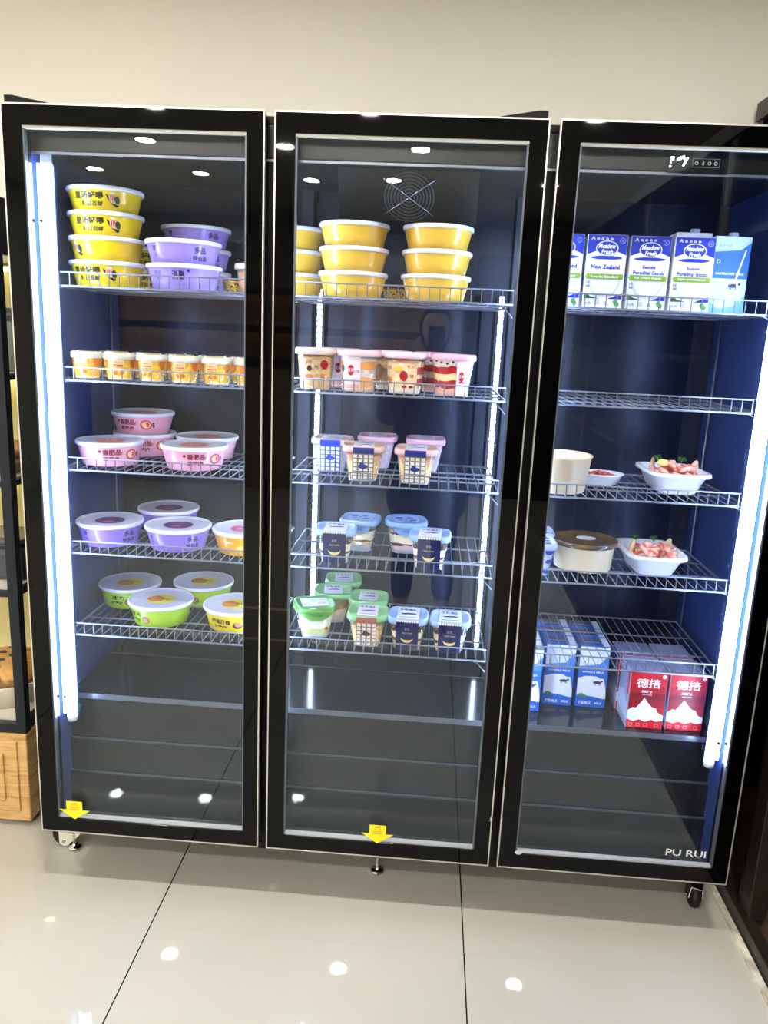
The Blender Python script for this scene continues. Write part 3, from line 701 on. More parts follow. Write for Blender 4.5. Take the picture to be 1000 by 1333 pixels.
# tall strawberry/cake cups
def ex_c(kind):
    def f(t, rf, h, e, ky, lo, zt):
        P = Print(map_square(rf, e)); R_ = mat('b8202c', .4); O = mat('e07a3c', .4); K = mat('5a2a20', .4)
        if kind == 'orange':
            P.text('草莓', -.012, .066, .008, K, 1); P.oval(-.010, .052, .006, .007, K, 1).oval(-.010, .032, .011, .006, O, 1).oval(.026, .062, .009, .011, R_, 1); P.rect(.018, .027, .026, .040, O, 1, 2); P.text('杯', .008, .056, .009, K, 1)
        if kind == 'white':
            P.rect(-.042, .008, .006, h-.006, mat('f2e4ea', .4), 1); P.oval(-.016, .052, .008, .013, R_, 2); P.text('草莓', -.016, .052, .010, W_, 3); P.text('乳酪', -.002, .050, .008, R_, 2); P.text('MILK CAKE', -.016, .030, .004, mat('d888a0', .4), 2, w=.03); P.rect(-.040, .006, .008, .018, mat('e8a8a0', .4), 2); P.oval(-.035, .056, .003, .009, K, 2)
        if kind == 'straw':
            P.oval(-.002, .044, .010, .012, R_, 1).oval(-.016, .060, .012, .006, mat('f2c850', .4), 1); P.text('牛', .010, .066, .008, R_, 1).text('乳', .020, .066, .008, R_, 1).text('糕', .018, .044, .009, R_, 1)
            P.rect(.030, .046, .048, .066, R_, 1, 2).rect(.030, .046, .022, .038, R_, 1, 2); P.rect(-.040, -.030, .026, .040, O, 1, 2); P.text('草', -.036, .062, .009, R_, 1); P.oval(0, .018, .006, .003, R_, 1).oval(.016, .018, .006, .003, R_, 1)
        if kind == 'red':
            P.rect(.010, .046, .002, h-.002, mat('f3e6f2', .4), 2); P.oval(.022, .048, .007, .012, R_, 3); P.text('草莓', .022, .048, .009, W_, 4); P.text('口红', .035, .056, .008, mat('d8789c', .4), 3).text('杯', .036, .044, .007, R_, 3); P.rect(.016, .030, .032, .036, R_, 3, 2)
            for u, v in ((-.040, .086), (-.028, .082), (-.014, .080), (.000, .084)): P.oval(u, v, .009, .010, mat('f2e6dc', .4), 1).oval(u, v-.002, .003, .003, K, 2)
        P.build('label', t)
    return f
HT = .094
c1 = strata_cup('cake_cup', .038, .046, HT, 2.8, [(.2, ('e8b068', 'f0c890')), (.65, ('eab870', 'f2cf98', 'e0a058')), (.15, 'e08a58')], 'f0d8c8', extras=ex_c('orange'))
c2 = strata_cup('cake_cup', .040, .050, HT, 2.8, [(.12, 'e8c090'), (.25, 'e8a050'), (.22, ('efdcd0', 'b8a8b8')), (.2, 'e89a4c'), (.21, 'f0e4d8')], 'f2ccd4', extras=ex_c('white'))
c3 = strata_cup('cake_cup', .040, .050, HT, 2.8, [(.15, 'eedcc8'), (.7, ('f2dcae', 'eec48c', 'f6e8cc')), (.15, 'e8744c')], 'f2d2dc', extras=ex_c('straw'))
c4 = strata_cup('cake_cup', .041, .052, HT, 2.8, [(.2, 'eeb8a0'), (.2, 'b01c24'), (.17, 'f0dca8'), (.18, 'b4141c'), (.25, 'f0e8e0')], 'f0b8cc', extras=ex_c('red'))
GD = 'tall cake cups on the second shelf of the middle bay'
for kd, bd, x, y, lab in (('c1', c1, .686, .150, 'orange cake cup with red fruit print, farthest left in the row'), ('c2', c2, .793, .152, 'cake cup with white label and orange layers, second from the left'),
    ('c3', c3, .907, .155, 'cream coloured strawberry cake cup, third from the left'), ('c4', c4, 1.022, .158, 'red and cream layered cake cup with white label, farthest right'),
    ('c3', c3, .862, .268, 'strawberry cake cup behind the middle of the row, mostly hidden'), ('c4', c4, .982, .275, 'red layered cake cup behind the right end of the row, mostly hidden'), ('c2', c2, .735, .262, 'orange layered cake cup behind the left end of the row, mostly hidden')):
    put(kd, bd, x, y, 2, 0 if y < .2 else .3, lab, 'cake cup', GD)
# small yellow mango cups
def ex_mango(t, rf, h, e, ky, lo, zt):
    P = Print(map_round(rf)); O = mat('e07a28', .4)
    P.rect(-.016, .014, .034, .050, mat('f6d8a0', .4), 1); P.text('芒果布丁', -.001, .044, .006, O, 2, w=.026, bold=.02); P.rect(-.012, .012, .036, .039, mat('d8502c', .4), 2)
    P.oval(-.006, .018, .005, .005, O, 1).oval(.008, .018, .005, .005, O, 1); P.squig(-.014, .054, .012, .004, mat('4a4a20', .4), 1, 3)
    P.oval(.040, .042, .009, .012, O, 1).oval(-.042, .042, .009, .012, O, 1); P.build('label', t)
mango = strata_cup('pudding_cup', .031, .0375, .066, 2., [(.1, 'f6e0a0'), (.7, ('f6c828', 'f2b418', 'f8da50')), (.2, 'f8e49a')], 'f0f0f0', extras=ex_mango, clear_lid=True)
GE = 'small yellow pudding cups on the second left shelf'
xs = (.110, .194, .276, .358, .440, .522)
nm = ('first from the left', 'second from the left', 'third from the left', 'fourth from the left', 'fifth from the left', 'sixth from the left beside the door frame')
for x, n_ in zip(xs, nm): put('mango', mango, x, .142, 2, (.0, .25, -.05, -.05, -.1, .9)[xs.index(x)], 'small yellow pudding cup in the front row, '+n_, 'pudding cup', GE)
for x, n_ in zip((.145, .232, .318, .403, .487), ('first', 'second', 'third', 'fourth', 'fifth')): put('mango', mango, x, .228, 2, .6, 'small yellow pudding cup in the rear row, %s from the left' % n_, 'pudding cup', GE)
# odd bits on the top shelves
tall = strata_cup('drink_cup', .026, .034, .068, 2., [(.5, ('d8a878', 'c89060')), (.5, ('e0b894', 'cc9a70'))], 'f2ece4')
put('tall', tall, .500, .235, 1, 0, 'tan paper cup with white lid at the right end of the top left shelf', 'cup', None)
def gold_tub():
    t = empty('small_tub'); MB().lathe([(.024, 0), (.026, .003), (.030, .026), (.031, .028)], mat('2a1c08', .3, noise=('d8b040', '1a1206'), nscale=160), n=28).build('tub', t)
    MB().lathe([(.032, .027), (.032, .031), (.029, .032)], mat('caa040', .3, metal=.5), n=28).build('lid', t); return t
put('gtub', gold_tub, .865, .30, 1, 0, 'small gold and black patterned tub between the plain yellow stacks', 'tub', None)
put('gtub', gold_tub, .455, .262, 1, 0, 'small gold and black patterned tub beside the lilac bowls', 'tub', None)

# ------------------------------------------------------------------ cartons
def carton_meadow(title, sub, band):
    def f():
        w, d, h = .092, .062, .168; t = empty('milk_carton')
        MB().bbox(-w/2, w/2, -d/2, d/2, 0, h, mat('eceef4', .35, coat=.3), .002).build('carton', t)
        P = Print(map_front(-d/2)); B = mat('1c32a8', .4, coat=.2); Gn = mat('7ba42c', .4); Gy = mat('c9cbd4', .4)
        a = w/2-.001
        P.rect(-a, a, h-.034, h-.001, B, 0); P.spans([(h-.046+.012*k/6, -a*1, -a+.030*(k/6)) for k in range(7)], B, 0); P.spans([(h-.046+.012*k/6, a-.030*(k/6), a) for k in range(7)], B, 0)
        P.text('A o o o o', -.013, h-.009, .0075, W_, 1, w=.050, bold=.03); P.oval(.034, h-.014, .0065, .0065, mat('9aa6d8', .4), 1).oval(.034, h-.014, .005, .005, B, 2).text('G', .034, h-.014, .005, mat('c8d0f0', .4), 3)
        P.oval(0, h-.031, .026, .017, W_, 1).oval(0, h-.031, .024, .015, B, 2)
        P.text('Meadow', 0, h-.026, .011, W_, 3, w=.040, bold=.03, slant=.2).text('Fresh', .001, h-.039, .010, W_, 3, w=.026, bold=.03, slant=.2)
        P.spans([(h-.056+.008*k/6, -.033*math.sin(PI*(k+1.2)/8)-.004, .033*math.sin(PI*(k+1.2)/8)+.004) for k in range(7)], B, 3)
        P.text(title, 0, h-.073 if not sub else h-.070, .010 if not sub else .008, B, 1, w=.066 if not sub else .030, bold=.03)
        if sub: P.text(sub, 0, h-.083, .0085, B, 1, w=.070, bold=.03)
        P.rect(-a, a, .072, .075, Gn, 1).rect(-.042, .042, .067, .079, Gn, 2).text(band, 0, .073, .006, W_, 3, w=.062, bold=.02)
        P.spans([(.026+.040*k/8, -.038*math.sin(PI/2*(.35+.65*k/8)), .038*math.sin(PI/2*(.35+.65*k/8))) for k in range(9)], Gy, 1)
        P.spans([(.030+.034*k/8, -.034*math.sin(PI/2*(.25+.6*k/8)), .034*math.sin(PI/2*(.3+.6*k/8))) for k in range(9)], mat('dfe1e8', .4), 2)
        P.text('PF', -.037, .058, .007, mat('555b6a', .4), 3).rect(-.041, -.032, .048, .053, mat('8a90a0', .4), 3, 1)
        P.poly([(-.044, .036), (-.044, .022), (-.006, .022), (-.028, .027)], mat('2a5a34', .4), 3); P.poly([(.044, .036), (.010, .022), (.044, .022)], B, 3)
        P.text('milk', -.033, .012, .007, B, 1).rect(-.018, -.006, .008, .018, mat('c4c8d4', .4), 1, 1).text('1L', .010, .012, .007, B, 1); P.poly([(.024, .016), (.030, .022), (.040, .012), (.038, .005), (.030, .007)], mat('3a9a50', .4), 1)
        P.build('front_print', t)
        Q = Print(map_left(-w/2)); Q.rect(-d/2+.002, d/2-.002, h-.040, h-.002, mat('dfe6f6', .4), 0).text('MILK', 0, h-.050, .008, B, 1, tilt=0).rect(-.024, .024, .02, .10, mat('dde2ee', .4), 0)
        for k in range(5): Q.rect(-.020, .020, .03+k*.012, .034+k*.012, mat('9aa6c8', .4), 1)
        Q.rect(-.026, -.020, .1, h-.05, B, 1, 1); Q.build('side_print', t)
        return t
    return f
GF = 'brick milk cartons on the top right shelf'
for kd, bd, x, y, rz, lab in (('m0', carton_meadow('New Zealand', None, 'Low fat Standard'), 1.268, .195, .0, 'blue and white milk carton mostly hidden by the door frame, farthest left'),
    ('m0', None, 1.369, .192, -.06, 'milk carton with large blue New Zealand lettering, second from the left'),
    ('m2', carton_meadow('Semis', 'Puredital Gurch', 'Full Cream Regula'), 1.470, .192, -.06, 'blue and white milk carton with two small title lines, third from the left'),
    ('m3', carton_meadow('Susus', 'Puredital Istoso', 'Light unsweetened'), 1.569, .185, -.04, 'blue and white milk carton with two title lines in front of the capped white one')):
    place('carton_'+kd, bd, (x, y, SZ[1]), rz, lab, 'milk carton', GF)
CAPM = mat('b8c8ee', .35)
def cap(t, x, z): MB().lathe([(.0115, z), (.0115, z+.011), (.010, z+.012)], CAPM, c=(x, 0, 0), n=20).build('cap', t)
t = tag(empty('milk_carton', (1.585, .262, SZ[1])), 'taller plain white carton with pale screw cap behind the third milk carton', 'milk carton')
MB().bbox(-.042, .042, -.034, .034, 0, .188, mat('e4e7ee', .35), .002).build('carton', t); cap(t, .01, .188)
t = tag(empty('milk_carton', (1.665, .225, SZ[1])), 'sky blue milk carton with white cow meadow print and screw cap, farthest right', 'milk carton')
t.rotation_euler = (0, 0, .05)
w, d, h = .086, .066, .178
MB().bbox(-w/2, w/2, -d/2, d/2, 0, h, mat('b4ccec', .4, coat=.1), .002).build('carton', t)
P = Print(map_front(-d/2)); SB = mat('1c62cc', .45); a = w/2-.001
P.poly([(-a, h-.036), (.02, h-.030), (a, h-.012), (a, .082), (-a, .082)], SB, 0); P.text('成长牛奶', -.018, h-.022, .009, mat('a89070', .4), 1, w=.032)
P.text('NUTRITIVE MILK', .0, .093, .005, W_, 1, w=.068, bold=.02).text('D', -.030, .120, .009, W_, 1)
CK = mat('1a2440', .4)
def cow(P, cx, cy, s, m, l):
    P.oval(cx, cy, s, s*.42, m, l).oval(cx+s*1.15, cy+s*.35, s*.35, s*.25, m, l); 
    for q in (-.8, -.45, .5, .8): P.rect(cx+q*s-s*.08, cx+q*s+s*.08, cy-s*.85, cy, m, l, 1)
    P.rect(cx-s*1.15, cx-s*.95, cy-.3*s, cy+s*.3, m, l, 1)
cow(P, .012, .066, .011, CK, 1); P.poly([(-a, .002), (-a, .030), (-.02, .012), (.015, .018), (a, .045), (a, .002)], mat('6aa8ea', .4), 1)
P.poly([(.030, h-.03), (.033, h-.03), (.018, .085), (.026, .05), (.036, .02), (.022, .05), (.014, .085)], mat('f2f8ff', .4), 2)
P.build('front_print', t); cap(t, .01, h)

def carton_blue():
    w, d, h = .082, .066, .182; t = empty('milk_carton'); Bm = mat('1668d0', .35, coat=.3)
    MB().bbox(-w/2, w/2, -d/2, d/2, 0, h, Bm, .0015).build('carton', t)
    P = Print(map_front(-d/2)); a = w/2-.001
    P.rect(-a, a, .118, h-.002, mat('dfe9f8', .4), 0); P.poly([(-a, .118), (a, .118), (a, .160), (.015, .130), (-a, .122)], mat('3f8ae6', .4), 1); P.rect(-a, a, .094, .119, Bm, 1)
    P.text('WHOLE MILK', .0, .106, .006, W_, 2, w=.060, bold=.02)
    P.spans([(.028+.060*k/8, -a, a*(.2+.8*math.sin(PI/2*(.5+.5*(1-k/8))))) for k in range(9)], mat('eef2fa', .4), 1)
    P.spans([(.088, -a+.004, a-.02), (.094, -a+.02, a-.03)], mat('eef2fa', .4), 1)
    cow(P, .014, .076, .010, CK, 2); P.oval(-.028, .036, .008, .006, mat('5a8a3c', .4), 2).oval(-.018, .034, .006, .004, mat('6a9a4c', .4), 2)
    P.spans([(.026, -a, a), (.033, -a, -a+.05), (.036, -a, -a+.02)], Bm, 2); P.text('纯鲜MILK', -.016, .014, .012, W_, 3, w=.036, bold=.02).text('MILK', .022, .014, .007, W_, 3, bold=.02)
    P.build('front_print', t)
    T = Print(map_top(h)); T.rect(-a, a*.55, -d/2+.014, d/2-.002, mat('4a5070', .4), 0, 1).rect(a*.55, a, -d/2+.002, d/2-.002, mat('d0d8ec', .4), 0, 1).rect(-a, a*.55, -d/2+.002, -d/2+.014, Bm, 1, 1)
    T.text('200ml 8', -.006, .010, .008, mat('101830', .4), 1, w=.04).rect(-.034, .016, -.006, -.002, mat('9aa4c8', .4), 1, 1)
    T.build('top_print', t); return t
GG = 'blue milk cartons standing on the fridge deck'
cl = (('left', 1.277, .244), ('middle', 1.373, .290), ('right', 1.466, .291))
for cn, x, y in cl:
    for k, rn in enumerate(('front', 'second', 'rear')):
        place('blue', carton_blue, (x, y+k*.0685, DK0), 0, 'blue and white milk carton under the lowest shelf, %s one of the %s column' % (rn, cn), 'milk carton', GG)
def carton_red():
    w, d, h = .096, .104, .160; t = empty('red_carton')
    MB().bbox(-w/2, w/2, -d/2, d/2, 0, h, mat('b8c0d8', .3, coat=.5), .0015).build('carton', t)
    P = Print(map_front(-d/2)); a = w/2-.001
    P.rect(-a, a, .001, .026, mat('d01820', .4), 0)
    ramp = ['c01c26', 'a81a24', '8c1820', '7a161e', '8c1820', 'a81a24', 'c01c26']
    for k in range(7): P.rect(-a, a, .024+.0193*k, .024+.0193*(k+1), mat(ramp[6-k] if k < 4 else ('a01822', 'b81a24', 'c41c26')[k-4], .4), 0)
    P.poly([(-a, .026), (-a, .050), (-.034, .060), (-.026, .058), (-.012, .078), (-.006, .088), (.004, .074), (.016, .062), (.026, .060), (.032, .048), (a, .040), (a, .026), (.030, .022), (.018, .027), (.002, .020), (-.014, .026), (-.030, .020)], mat('e6e8f4', .4), 1)
    P.text('德掊', .0, .130, .026, W_, 1, w=.062, bold=.01); P.oval(.039, .150, .005, .005, W_, 1).text('i', .039, .150, .006, mat('b01822', .4), 2)
    P.text('天然好水', -.002, .106, .007, W_, 1, w=.028, bold=.02).text('NATURAL', .0, .097, .003, W_, 1, w=.026)
    for u in (-.036, -.016, .004, .032): P.rect(u-.005, u+.005, .006, .015, mat('f0a8a8', .4), 1, 1).rect(u-.0038, u+.0038, .0075, .0135, mat('d01820', .4), 2, 1)
    P.build('front_print', t)
    Q = Print(map_left(-w/2)); Q.rect(-d/2+.002, d/2-.002, .002, h-.002, mat('98a2bc', .35), 0).poly([(-d/2+.002, .03), (-d/2+.002, .07), (.0, .09), (d/2-.002, .06), (d/2-.002, .02)], mat('c8d0e4', .4), 1); Q.rect(d/2-.022, d/2-.002, .09, h-.004, mat('c8404a', .4), 1); Q.build('side_print', t)
    T = Print(map_top(h)); T.rect(-a, a, -d/2+.002, d/2-.002, mat('8088a8', .3), 0, 1).rect(-a, a, -d/2+.002, -d/2+.010, mat('a04050', .4), 1, 1).rect(-a+.005, a-.03, .008, .040, mat('8c94b4', .3), 1, 1); T.build('top_print', t); return t
GH = 'red cartons standing on the fridge deck'
for cn, x, y in (('left', 1.588, .206), ('right', 1.692, .208)):
    for k, rn in enumerate(('front', 'rear')):
        place('red', carton_red, (x-.004*k, y+k*.107, DK0), 0, 'red carton with white mountain picture, %s one of the %s column' % (rn, cn), 'carton', GH)

# ------------------------------------------------------------------ right bay tubs, dish, trays
CRM = mat('f6dcaa', .4, coat=.25, noise=('f8e2b8',), nscale=8)
def tub(R, rb, h, lid):
    t = empty('paper_tub')
    MB().lathe([(rb-.004, .002), (rb-.001, 0), (rb, .001), (R-.003, h-.003), (R, h-.001), (R, h+.003), (R-.004, h+.003), (R-.006, h-.004), (rb-.003, .006), (.001, .006)], CRM, n=64, cap0=True, mats=None).build('tub', t)
    return t
t = tub(.083, .070, .088, None); t.location = (1.302, .172, SZ[3]); tag(t, 'tall open cream paper tub half hidden by the door frame', 'tub')
MB().lathe([(.0775, .078), (.001, .078)], mat('f0e6cf', .5), n=64, cap0=False, cap1=True).lathe([(.0018, .0785), (.0018, .0792)], mat('8a7a5a', .5), c=(-.01, .03, 0), n=8).build('paper_seal', t)
t = tub(.083, .074, .072, None); t.location = (1.401, .244, SZ[4]); tag(t, 'cream paper tub with clear brown tinted lid and round white spot', 'tub')
l = MB().lathe([(.0835, .064), (.0865, .065), (.0868, .075), (.084, .0775), (.079, .0765), (.001, .0765)], mat('8a6c40', .15, coat=.6, noise=('6a5233', '54504a'), nscale=14), n=64, cap0=False).build('lid', t)
P = Print(map_top(.0765)); P.oval(.004, 0, .026, .020, mat('c9c9d4', .4), 1); P.build('lid_sticker', l)
# oval dish with minced meat
t = tag(empty('oval_dish', (1.432, .285, SZ[3])), 'small white oval dish holding red minced meat behind the tall cream tub', 'dish')
MB().lathe([(.040, 0), (.043, .001), (.060, .026), (.064, .029), (.062, .031), (.056, .028), (.040, .006), (.001, .005)], WHITEP, n=48, ky=.78).build('dish', t)
bm = MB(); rr = random.Random(3)
for k in range(120):
    a, q = rr.uniform(0, 2*PI), math.sqrt(rr.uniform(0, 1))*.044; x, y = q*math.cos(a), q*math.sin(a)*.78; z = .020+.013*(1-(q/.046)**2)+rr.uniform(-.002, .002)
    d = rr.uniform(0, PI); L_ = .008
    bm.tube([(x-L_*math.cos(d), y-L_*math.sin(d)*.7, z-.003), (x, y, z), (x+L_*math.cos(d), y+L_*math.sin(d)*.7, z-.003)], [.0016, .0026, .0014], mat('c44438' if k % 3 else 'e08a74', .35, coat=.4), 6)
o = bm.build('minced_meat', None, (1.432, .285, SZ[3])); tag(o, 'heap of red minced meat in the small white oval dish', 'meat', kind='stuff')

def make_tray():
    t = empty('takeaway_tray')
    def rr_(hx, hy, z): return [(hx*(abs(math.cos(a))**.42)*(1 if math.cos(a) >= 0 else -1), hy*(abs(math.sin(a))**.42)*(1 if math.sin(a) >= 0 else -1), z) for a in [2*PI*i/48 for i in range(48)]]
    MB().loft([rr_(.044, .072, 0), rr_(.048, .076, .002), rr_(.070, .096, .050), rr_(.076, .102, .052), rr_(.077, .103, .046), rr_(.079, .105, .047), rr_(.078, .104, .055), rr_(.068, .094, .055), rr_(.047, .075, .006), rr_(.02, .03, .005)], WHITEP, True, True).build('tray', t)
    return t
SHR = [mat('eb9078', .35, coat=.4, noise=('f6c8b4', 'd9654c'), nscale=70), mat('f2b09a', .35, coat=.4, noise=('e07a60',), nscale=80)]
def make_shrimp():
    t = empty('cooked_shrimp'); pts = []; rad = []
    for k in range(15):
        a = -.3+k*.27; r = .015+.0006*k; pts.append((r*math.cos(a), r*math.sin(a), .0015*math.sin(k))); rad.append((.0095-.00035*k)*(1 if k % 2 else .86) if k < 13 else .003)
    rad[0] = .006; MB().tube(pts, rad, SHR[0], 12).build('body', t)
    e = Vector(pts[-1]); b = MB()
    for s in (-1, 0, 1): b.tube([e, e+Vector((.006, .004*s-.003, .003*s)), e+Vector((.012, .007*s-.004, .004*s))], [.002, .003, .0008], mat('e06a44', .35), 6)
    b.build('tail', t); return t
def make_parsley():
    t = empty('parsley_sprig'); b = MB(); r_ = random.Random(5); G = mat('3e7a2c', .5, noise=('2a5a1e',), nscale=60)
    for k in range(34):
        a, q, z = r_.uniform(0, 6.28), r_.uniform(.002, .011), r_.uniform(.0, .009); c = Vector((q*math.cos(a), q*math.sin(a), z))
        n1 = Vector((r_.uniform(-1, 1), r_.uniform(-1, 1), r_.uniform(.2, 1))).normalized(); u = n1.orthogonal().normalized()*.004; v = n1.cross(u)
        b.add([c-u, c+v*.8, c+u, c-v*.8, c+n1*.0012, c-n1*.0008], [(0, 1, 4), (1, 2, 4), (2, 3, 4), (3, 0, 4), (1, 0, 5), (2, 1, 5), (3, 2, 5), (0, 3, 5)], G)
    b.build('leaves', t); MB().rod((0, 0, -.006), (.001, 0, .004), .0012, mat('6a9a48', .5)).build('stem', t); return t
def make_toast():
    t = empty('toast_slice'); b = bmesh.new(); bmesh.ops.create_cube(b, size=1)
    for p in b.verts:
        p.co = Vector((p.co.x*.046, p.co.y*.006, (p.co.z+.5)*.044)); 
        if p.co.z > .02: p.co.x *= .15; p.co.x += .012
    bmesh.ops.bevel(b, geom=b.edges[:], offset=.0022, segments=2, affect='EDGES')
    m = MB(); m.from_bm(b, mat('d9b088', .6, noise=('e8caa6', 'b98a62'), nscale=40), True); m.build('bread', t); return t
rr = random.Random(11)
for ti, (tx, ty, s, lab) in enumerate(((1.612, .262, 3, 'upper'), (1.580, .262, 4, 'lower'))):
    place('tray', make_tray, (tx, ty, SZ[s]), .03, 'white takeaway tray of cooked shrimp, %s one in the right bay' % lab, 'tray', 'white takeaway trays')
    z0 = SZ[s]
    spots = [(-.030, -.060, .016), (.004, -.066, .018), (.036, -.058, .018), (-.018, -.028, .020), (.018, -.030, .022), (.042, -.020, .022), (-.034, .000, .019), (-.002, .004, .024), (.032, .012, .024), (-.012, -.045, .033), (.020, -.044, .035), (.004, -.015, .038)]
    for k, (a, c, z) in enumerate(spots):
        o = place('shrimp', make_shrimp, (tx+a*.85, ty+c*.78-.002, z0+z+.027), 0, 'curled pink cooked shrimp heaped in the %s white tray' % lab, 'shrimp', 'shrimps in the %s tray' % lab)
        o.rotation_euler = (rr.uniform(-.5, .5), rr.uniform(-.5, .5), rr.uniform(0, 6.28)); o.scale = (1.12, 1.12, 1.12)
    for (a, c, nm_) in (((-.038, .022, 'left'), (.010, .022, 'right')) if ti else ((-.036, .028, 'left'), (.022, .010, 'right'))):
        place('parsley', make_parsley, (tx+a, ty+c-.008, z0+.076), 0, 'green parsley sprig on the shrimp, %s one in the %s tray' % (nm_, lab), 'herb', 'parsley sprigs in the trays')
    for (a, c, rz, nm_) in (((-.052, -.01, .9, 'left'), (.048, .035, -.4, 'right')) if ti else ((-.048, .030, .9, 'left'), (.052, .016, -.3, 'right'))):
        place('toast', make_toast, (tx+a, ty+c, z0+.034), rz, 'triangular toast piece leaning in the %s tray, %s one' % (lab, nm_), 'toast', 'toast pieces in the trays')
lw = MB().lathe([(.001, 0), (.013, .002), (.015, .009), (.011, .016), (.001, .018)], mat('f2dc7a', .35, coat=.4), n=24, ky=.8).build('lemon_piece', None, (1.578, .235, SZ[3]+.064)); tag(lw, 'pale yellow lemon piece on the shrimp in the upper tray', 'lemon')
# floral cups
def ex_floral(t, rf, h, e, ky, lo, zt):
    B = mat('3448b0', .4); P = Print(map_square(rf, e)); Q = Print(map_top(zt)); r_ = random.Random(2)
    for k in range(9): P.oval(-.03+.03*(k % 3), .014+.026*(k//3), r_.uniform(.006, .011), r_.uniform(.005, .009), B, 1)
    for k in range(9): Q.oval(-.028+.028*(k % 3), -.028+.028*(k//3), r_.uniform(.006, .012), r_.uniform(.005, .009), B, 2)
    P.build('floral_print', t); Q.build('lid_print', lo)
    S_ = Print(map_square(rf, e, 1))
    for k in range(9): S_.oval(-.03+.03*(k % 3), .014+.026*(k//3), .009, .007, B, 1)
    S_.build('side_floral_print', t)
flo = strata_cup('floral_cup', .036, .048, .080, 4.2, [(1., ('e4e6f4', 'd8dcf0'))], 'c8d4f4', extras=ex_floral)
GI = 'white cups with blue floral print'
put('flo', flo, 1.262, .158, 4, 0, 'white cup with blue floral print in front beside the door frame', 'cup', GI)
put('flo', flo, 1.272, .275, 4, 0, 'white cup with blue floral print behind the other floral one, beside the brown lid', 'cup', GI)

# ------------------------------------------------------------------ bread display on the left
CX, CY = -.157, .229
case = tag(empty('bread_display_case', (0, 0, 0)), 'black framed glass bread display case on a light wood base, left of the fridge', 'display case')
FR = mat('141a26', .35, metal=.3); WOOD = mat('c99d5e', .45, noise=('d9b074', 'b98a4c'), nscale=6, stretch=(1, 1, 9), coat=.2)
bs = MB().bbox(-1.35, CX, CY, .74, .02, .307, WOOD, .004).box(-1.33, CX-.02, CY+.03, .72, 0, .02, RUBBER).build('wooden_base', case)
for x1 in (CX-.028, CX-.62):
    d = MB().bbox(x1-.54, x1, CY-.006, CY-.0005, .055, .285, WOOD, .003).build('base_door', case)
    MB().bbox(x1-.50, x1-.04, CY-.012, CY-.006, .09, .25, WOOD, .006).build('raised_panel', d)
f = MB(); zt = 1.80
for x in (CX-.030, -1.35): f.bbox(x, x+.030, CY+.004, CY+.034, .307, zt, FR, .002); f.bbox(x, x+.030, .70, .73, .307, zt, FR, .002)
for z0, z1 in ((.307, .335), (.728, .742), (1.045, 1.060), (1.335, 1.350), (1.66, zt)):
    f.box(-1.32, CX-.03, CY+.006, CY+.03, z0, z1, FR); f.box(CX-.027, CX-.005, CY+.034, .70, z0, z1, FR); f.box(-1.35, -1.33, CY+.034, .70, z0, z1, FR)
f.box(-1.35, CX, CY+.004, .73, zt-.01, zt, FR); f.build('metal_frame', case)
MB().box(-1.32, CX-.03, .718, .728, .335, 1.66, mat('e8dc9c', .6)).build('back_panel', case)  # warm lamp glow on the beige back is put into this yellow
for z in (.337, .742, 1.06, 1.35): MB().box(-1.32, CX-.03, CY+.035, .715, z-.006, z, mat('d8d4c4', .3)).build('shelf_board', case)
for z in (.70, 1.02, 1.31, 1.64): MB().box(-1.28, CX-.06, .66, .67, z, z+.012, mat('fff0c0', .4, emit=4)).build('shelf_light', case)
MB().box(-1.32, CX-.03, CY+.008, CY+.012, .335, 1.66, GLASS).box(CX-.016, CX-.012, CY+.034, .70, .335, 1.66, GLASS).build('glass_panel', case)
BR = mat('d9913a', .55, noise=('e8b060', '7a3a1a'), nscale=22, bump=.3, bscale=60)
def dish(x, y, z, r, name, lab):
    t = tag(empty(name, (x, y, z)), lab, 'dish')
    MB().lathe([(r*.8, 0), (r*.85, .002), (r, .07), (r*.98, .074), (r*.94, .07), (r*.78, .01), (.001, .009)], mat('d9cdb8', .4), n=48).build('dish', t)
dish(-.31, .42, .338, .13, 'bread_dish', 'round cream dish holding a large baked pizza bread')
o = MB().lathe([(.10, .0), (.118, .03), (.118, .045), (.09, .066), (.05, .072), (.001, .074)], BR, n=48).build('round_bread', None, (-.31, .42, .35+.045)); tag(o, 'large round orange baked bread with dark spots in the cream dish', 'bread')
for k in range(9):
    a = k*2.4; q = .02+.008*k
    s = MB().lathe([(.012, 0), (.011, .004), (.001, .005)], mat('3a2016', .5), n=16, ky=.7); s.build('topping', o, (q*math.cos(a), q*math.sin(a), .074-.10*(q/.12)**2*.25))
o = MB().bbox(-.10, .10, -.09, .09, 0, .10, mat('2c3440', .4), .02).build('dark_box', None, (-.29, .42, .743)); tag(o, 'dark grey rounded box on the second shelf of the bread case', 'box')
MB().bbox(-.09, .09, -.08, .08, .10, .125, mat('3a444e', .35), .012).build('lid', o)
t = tag(empty('bread_basket', (-.30, .40, 1.061)), 'shallow brown tray with buns on the third shelf of the bread case', 'tray')
MB().bbox(-.09, .09, -.10, .10, 0, .035, mat('a8927c', .5), .008).build('tray', t)
for i, (a, c) in enumerate(((.045, -.05), (-.045, -.045), (.045, .045), (-.045, .05))):
    o = MB().lathe([(.030, 0), (.040, .012), (.038, .032), (.022, .046), (.001, .050)], mat('e0a060', .5, noise=('efc48c',), nscale=14), n=32).build('bun', None, (-.30+a, .40+c, 1.0965)); tag(o, 'round golden bun on the brown tray, %s one' % ('front right', 'front left', 'rear right', 'rear left')[i], 'bun', 'buns on the brown tray')
t = tag(empty('grey_jar', (-.235, .42, 1.351)), 'grey rounded jar on the top shelf of the bread case', 'jar')
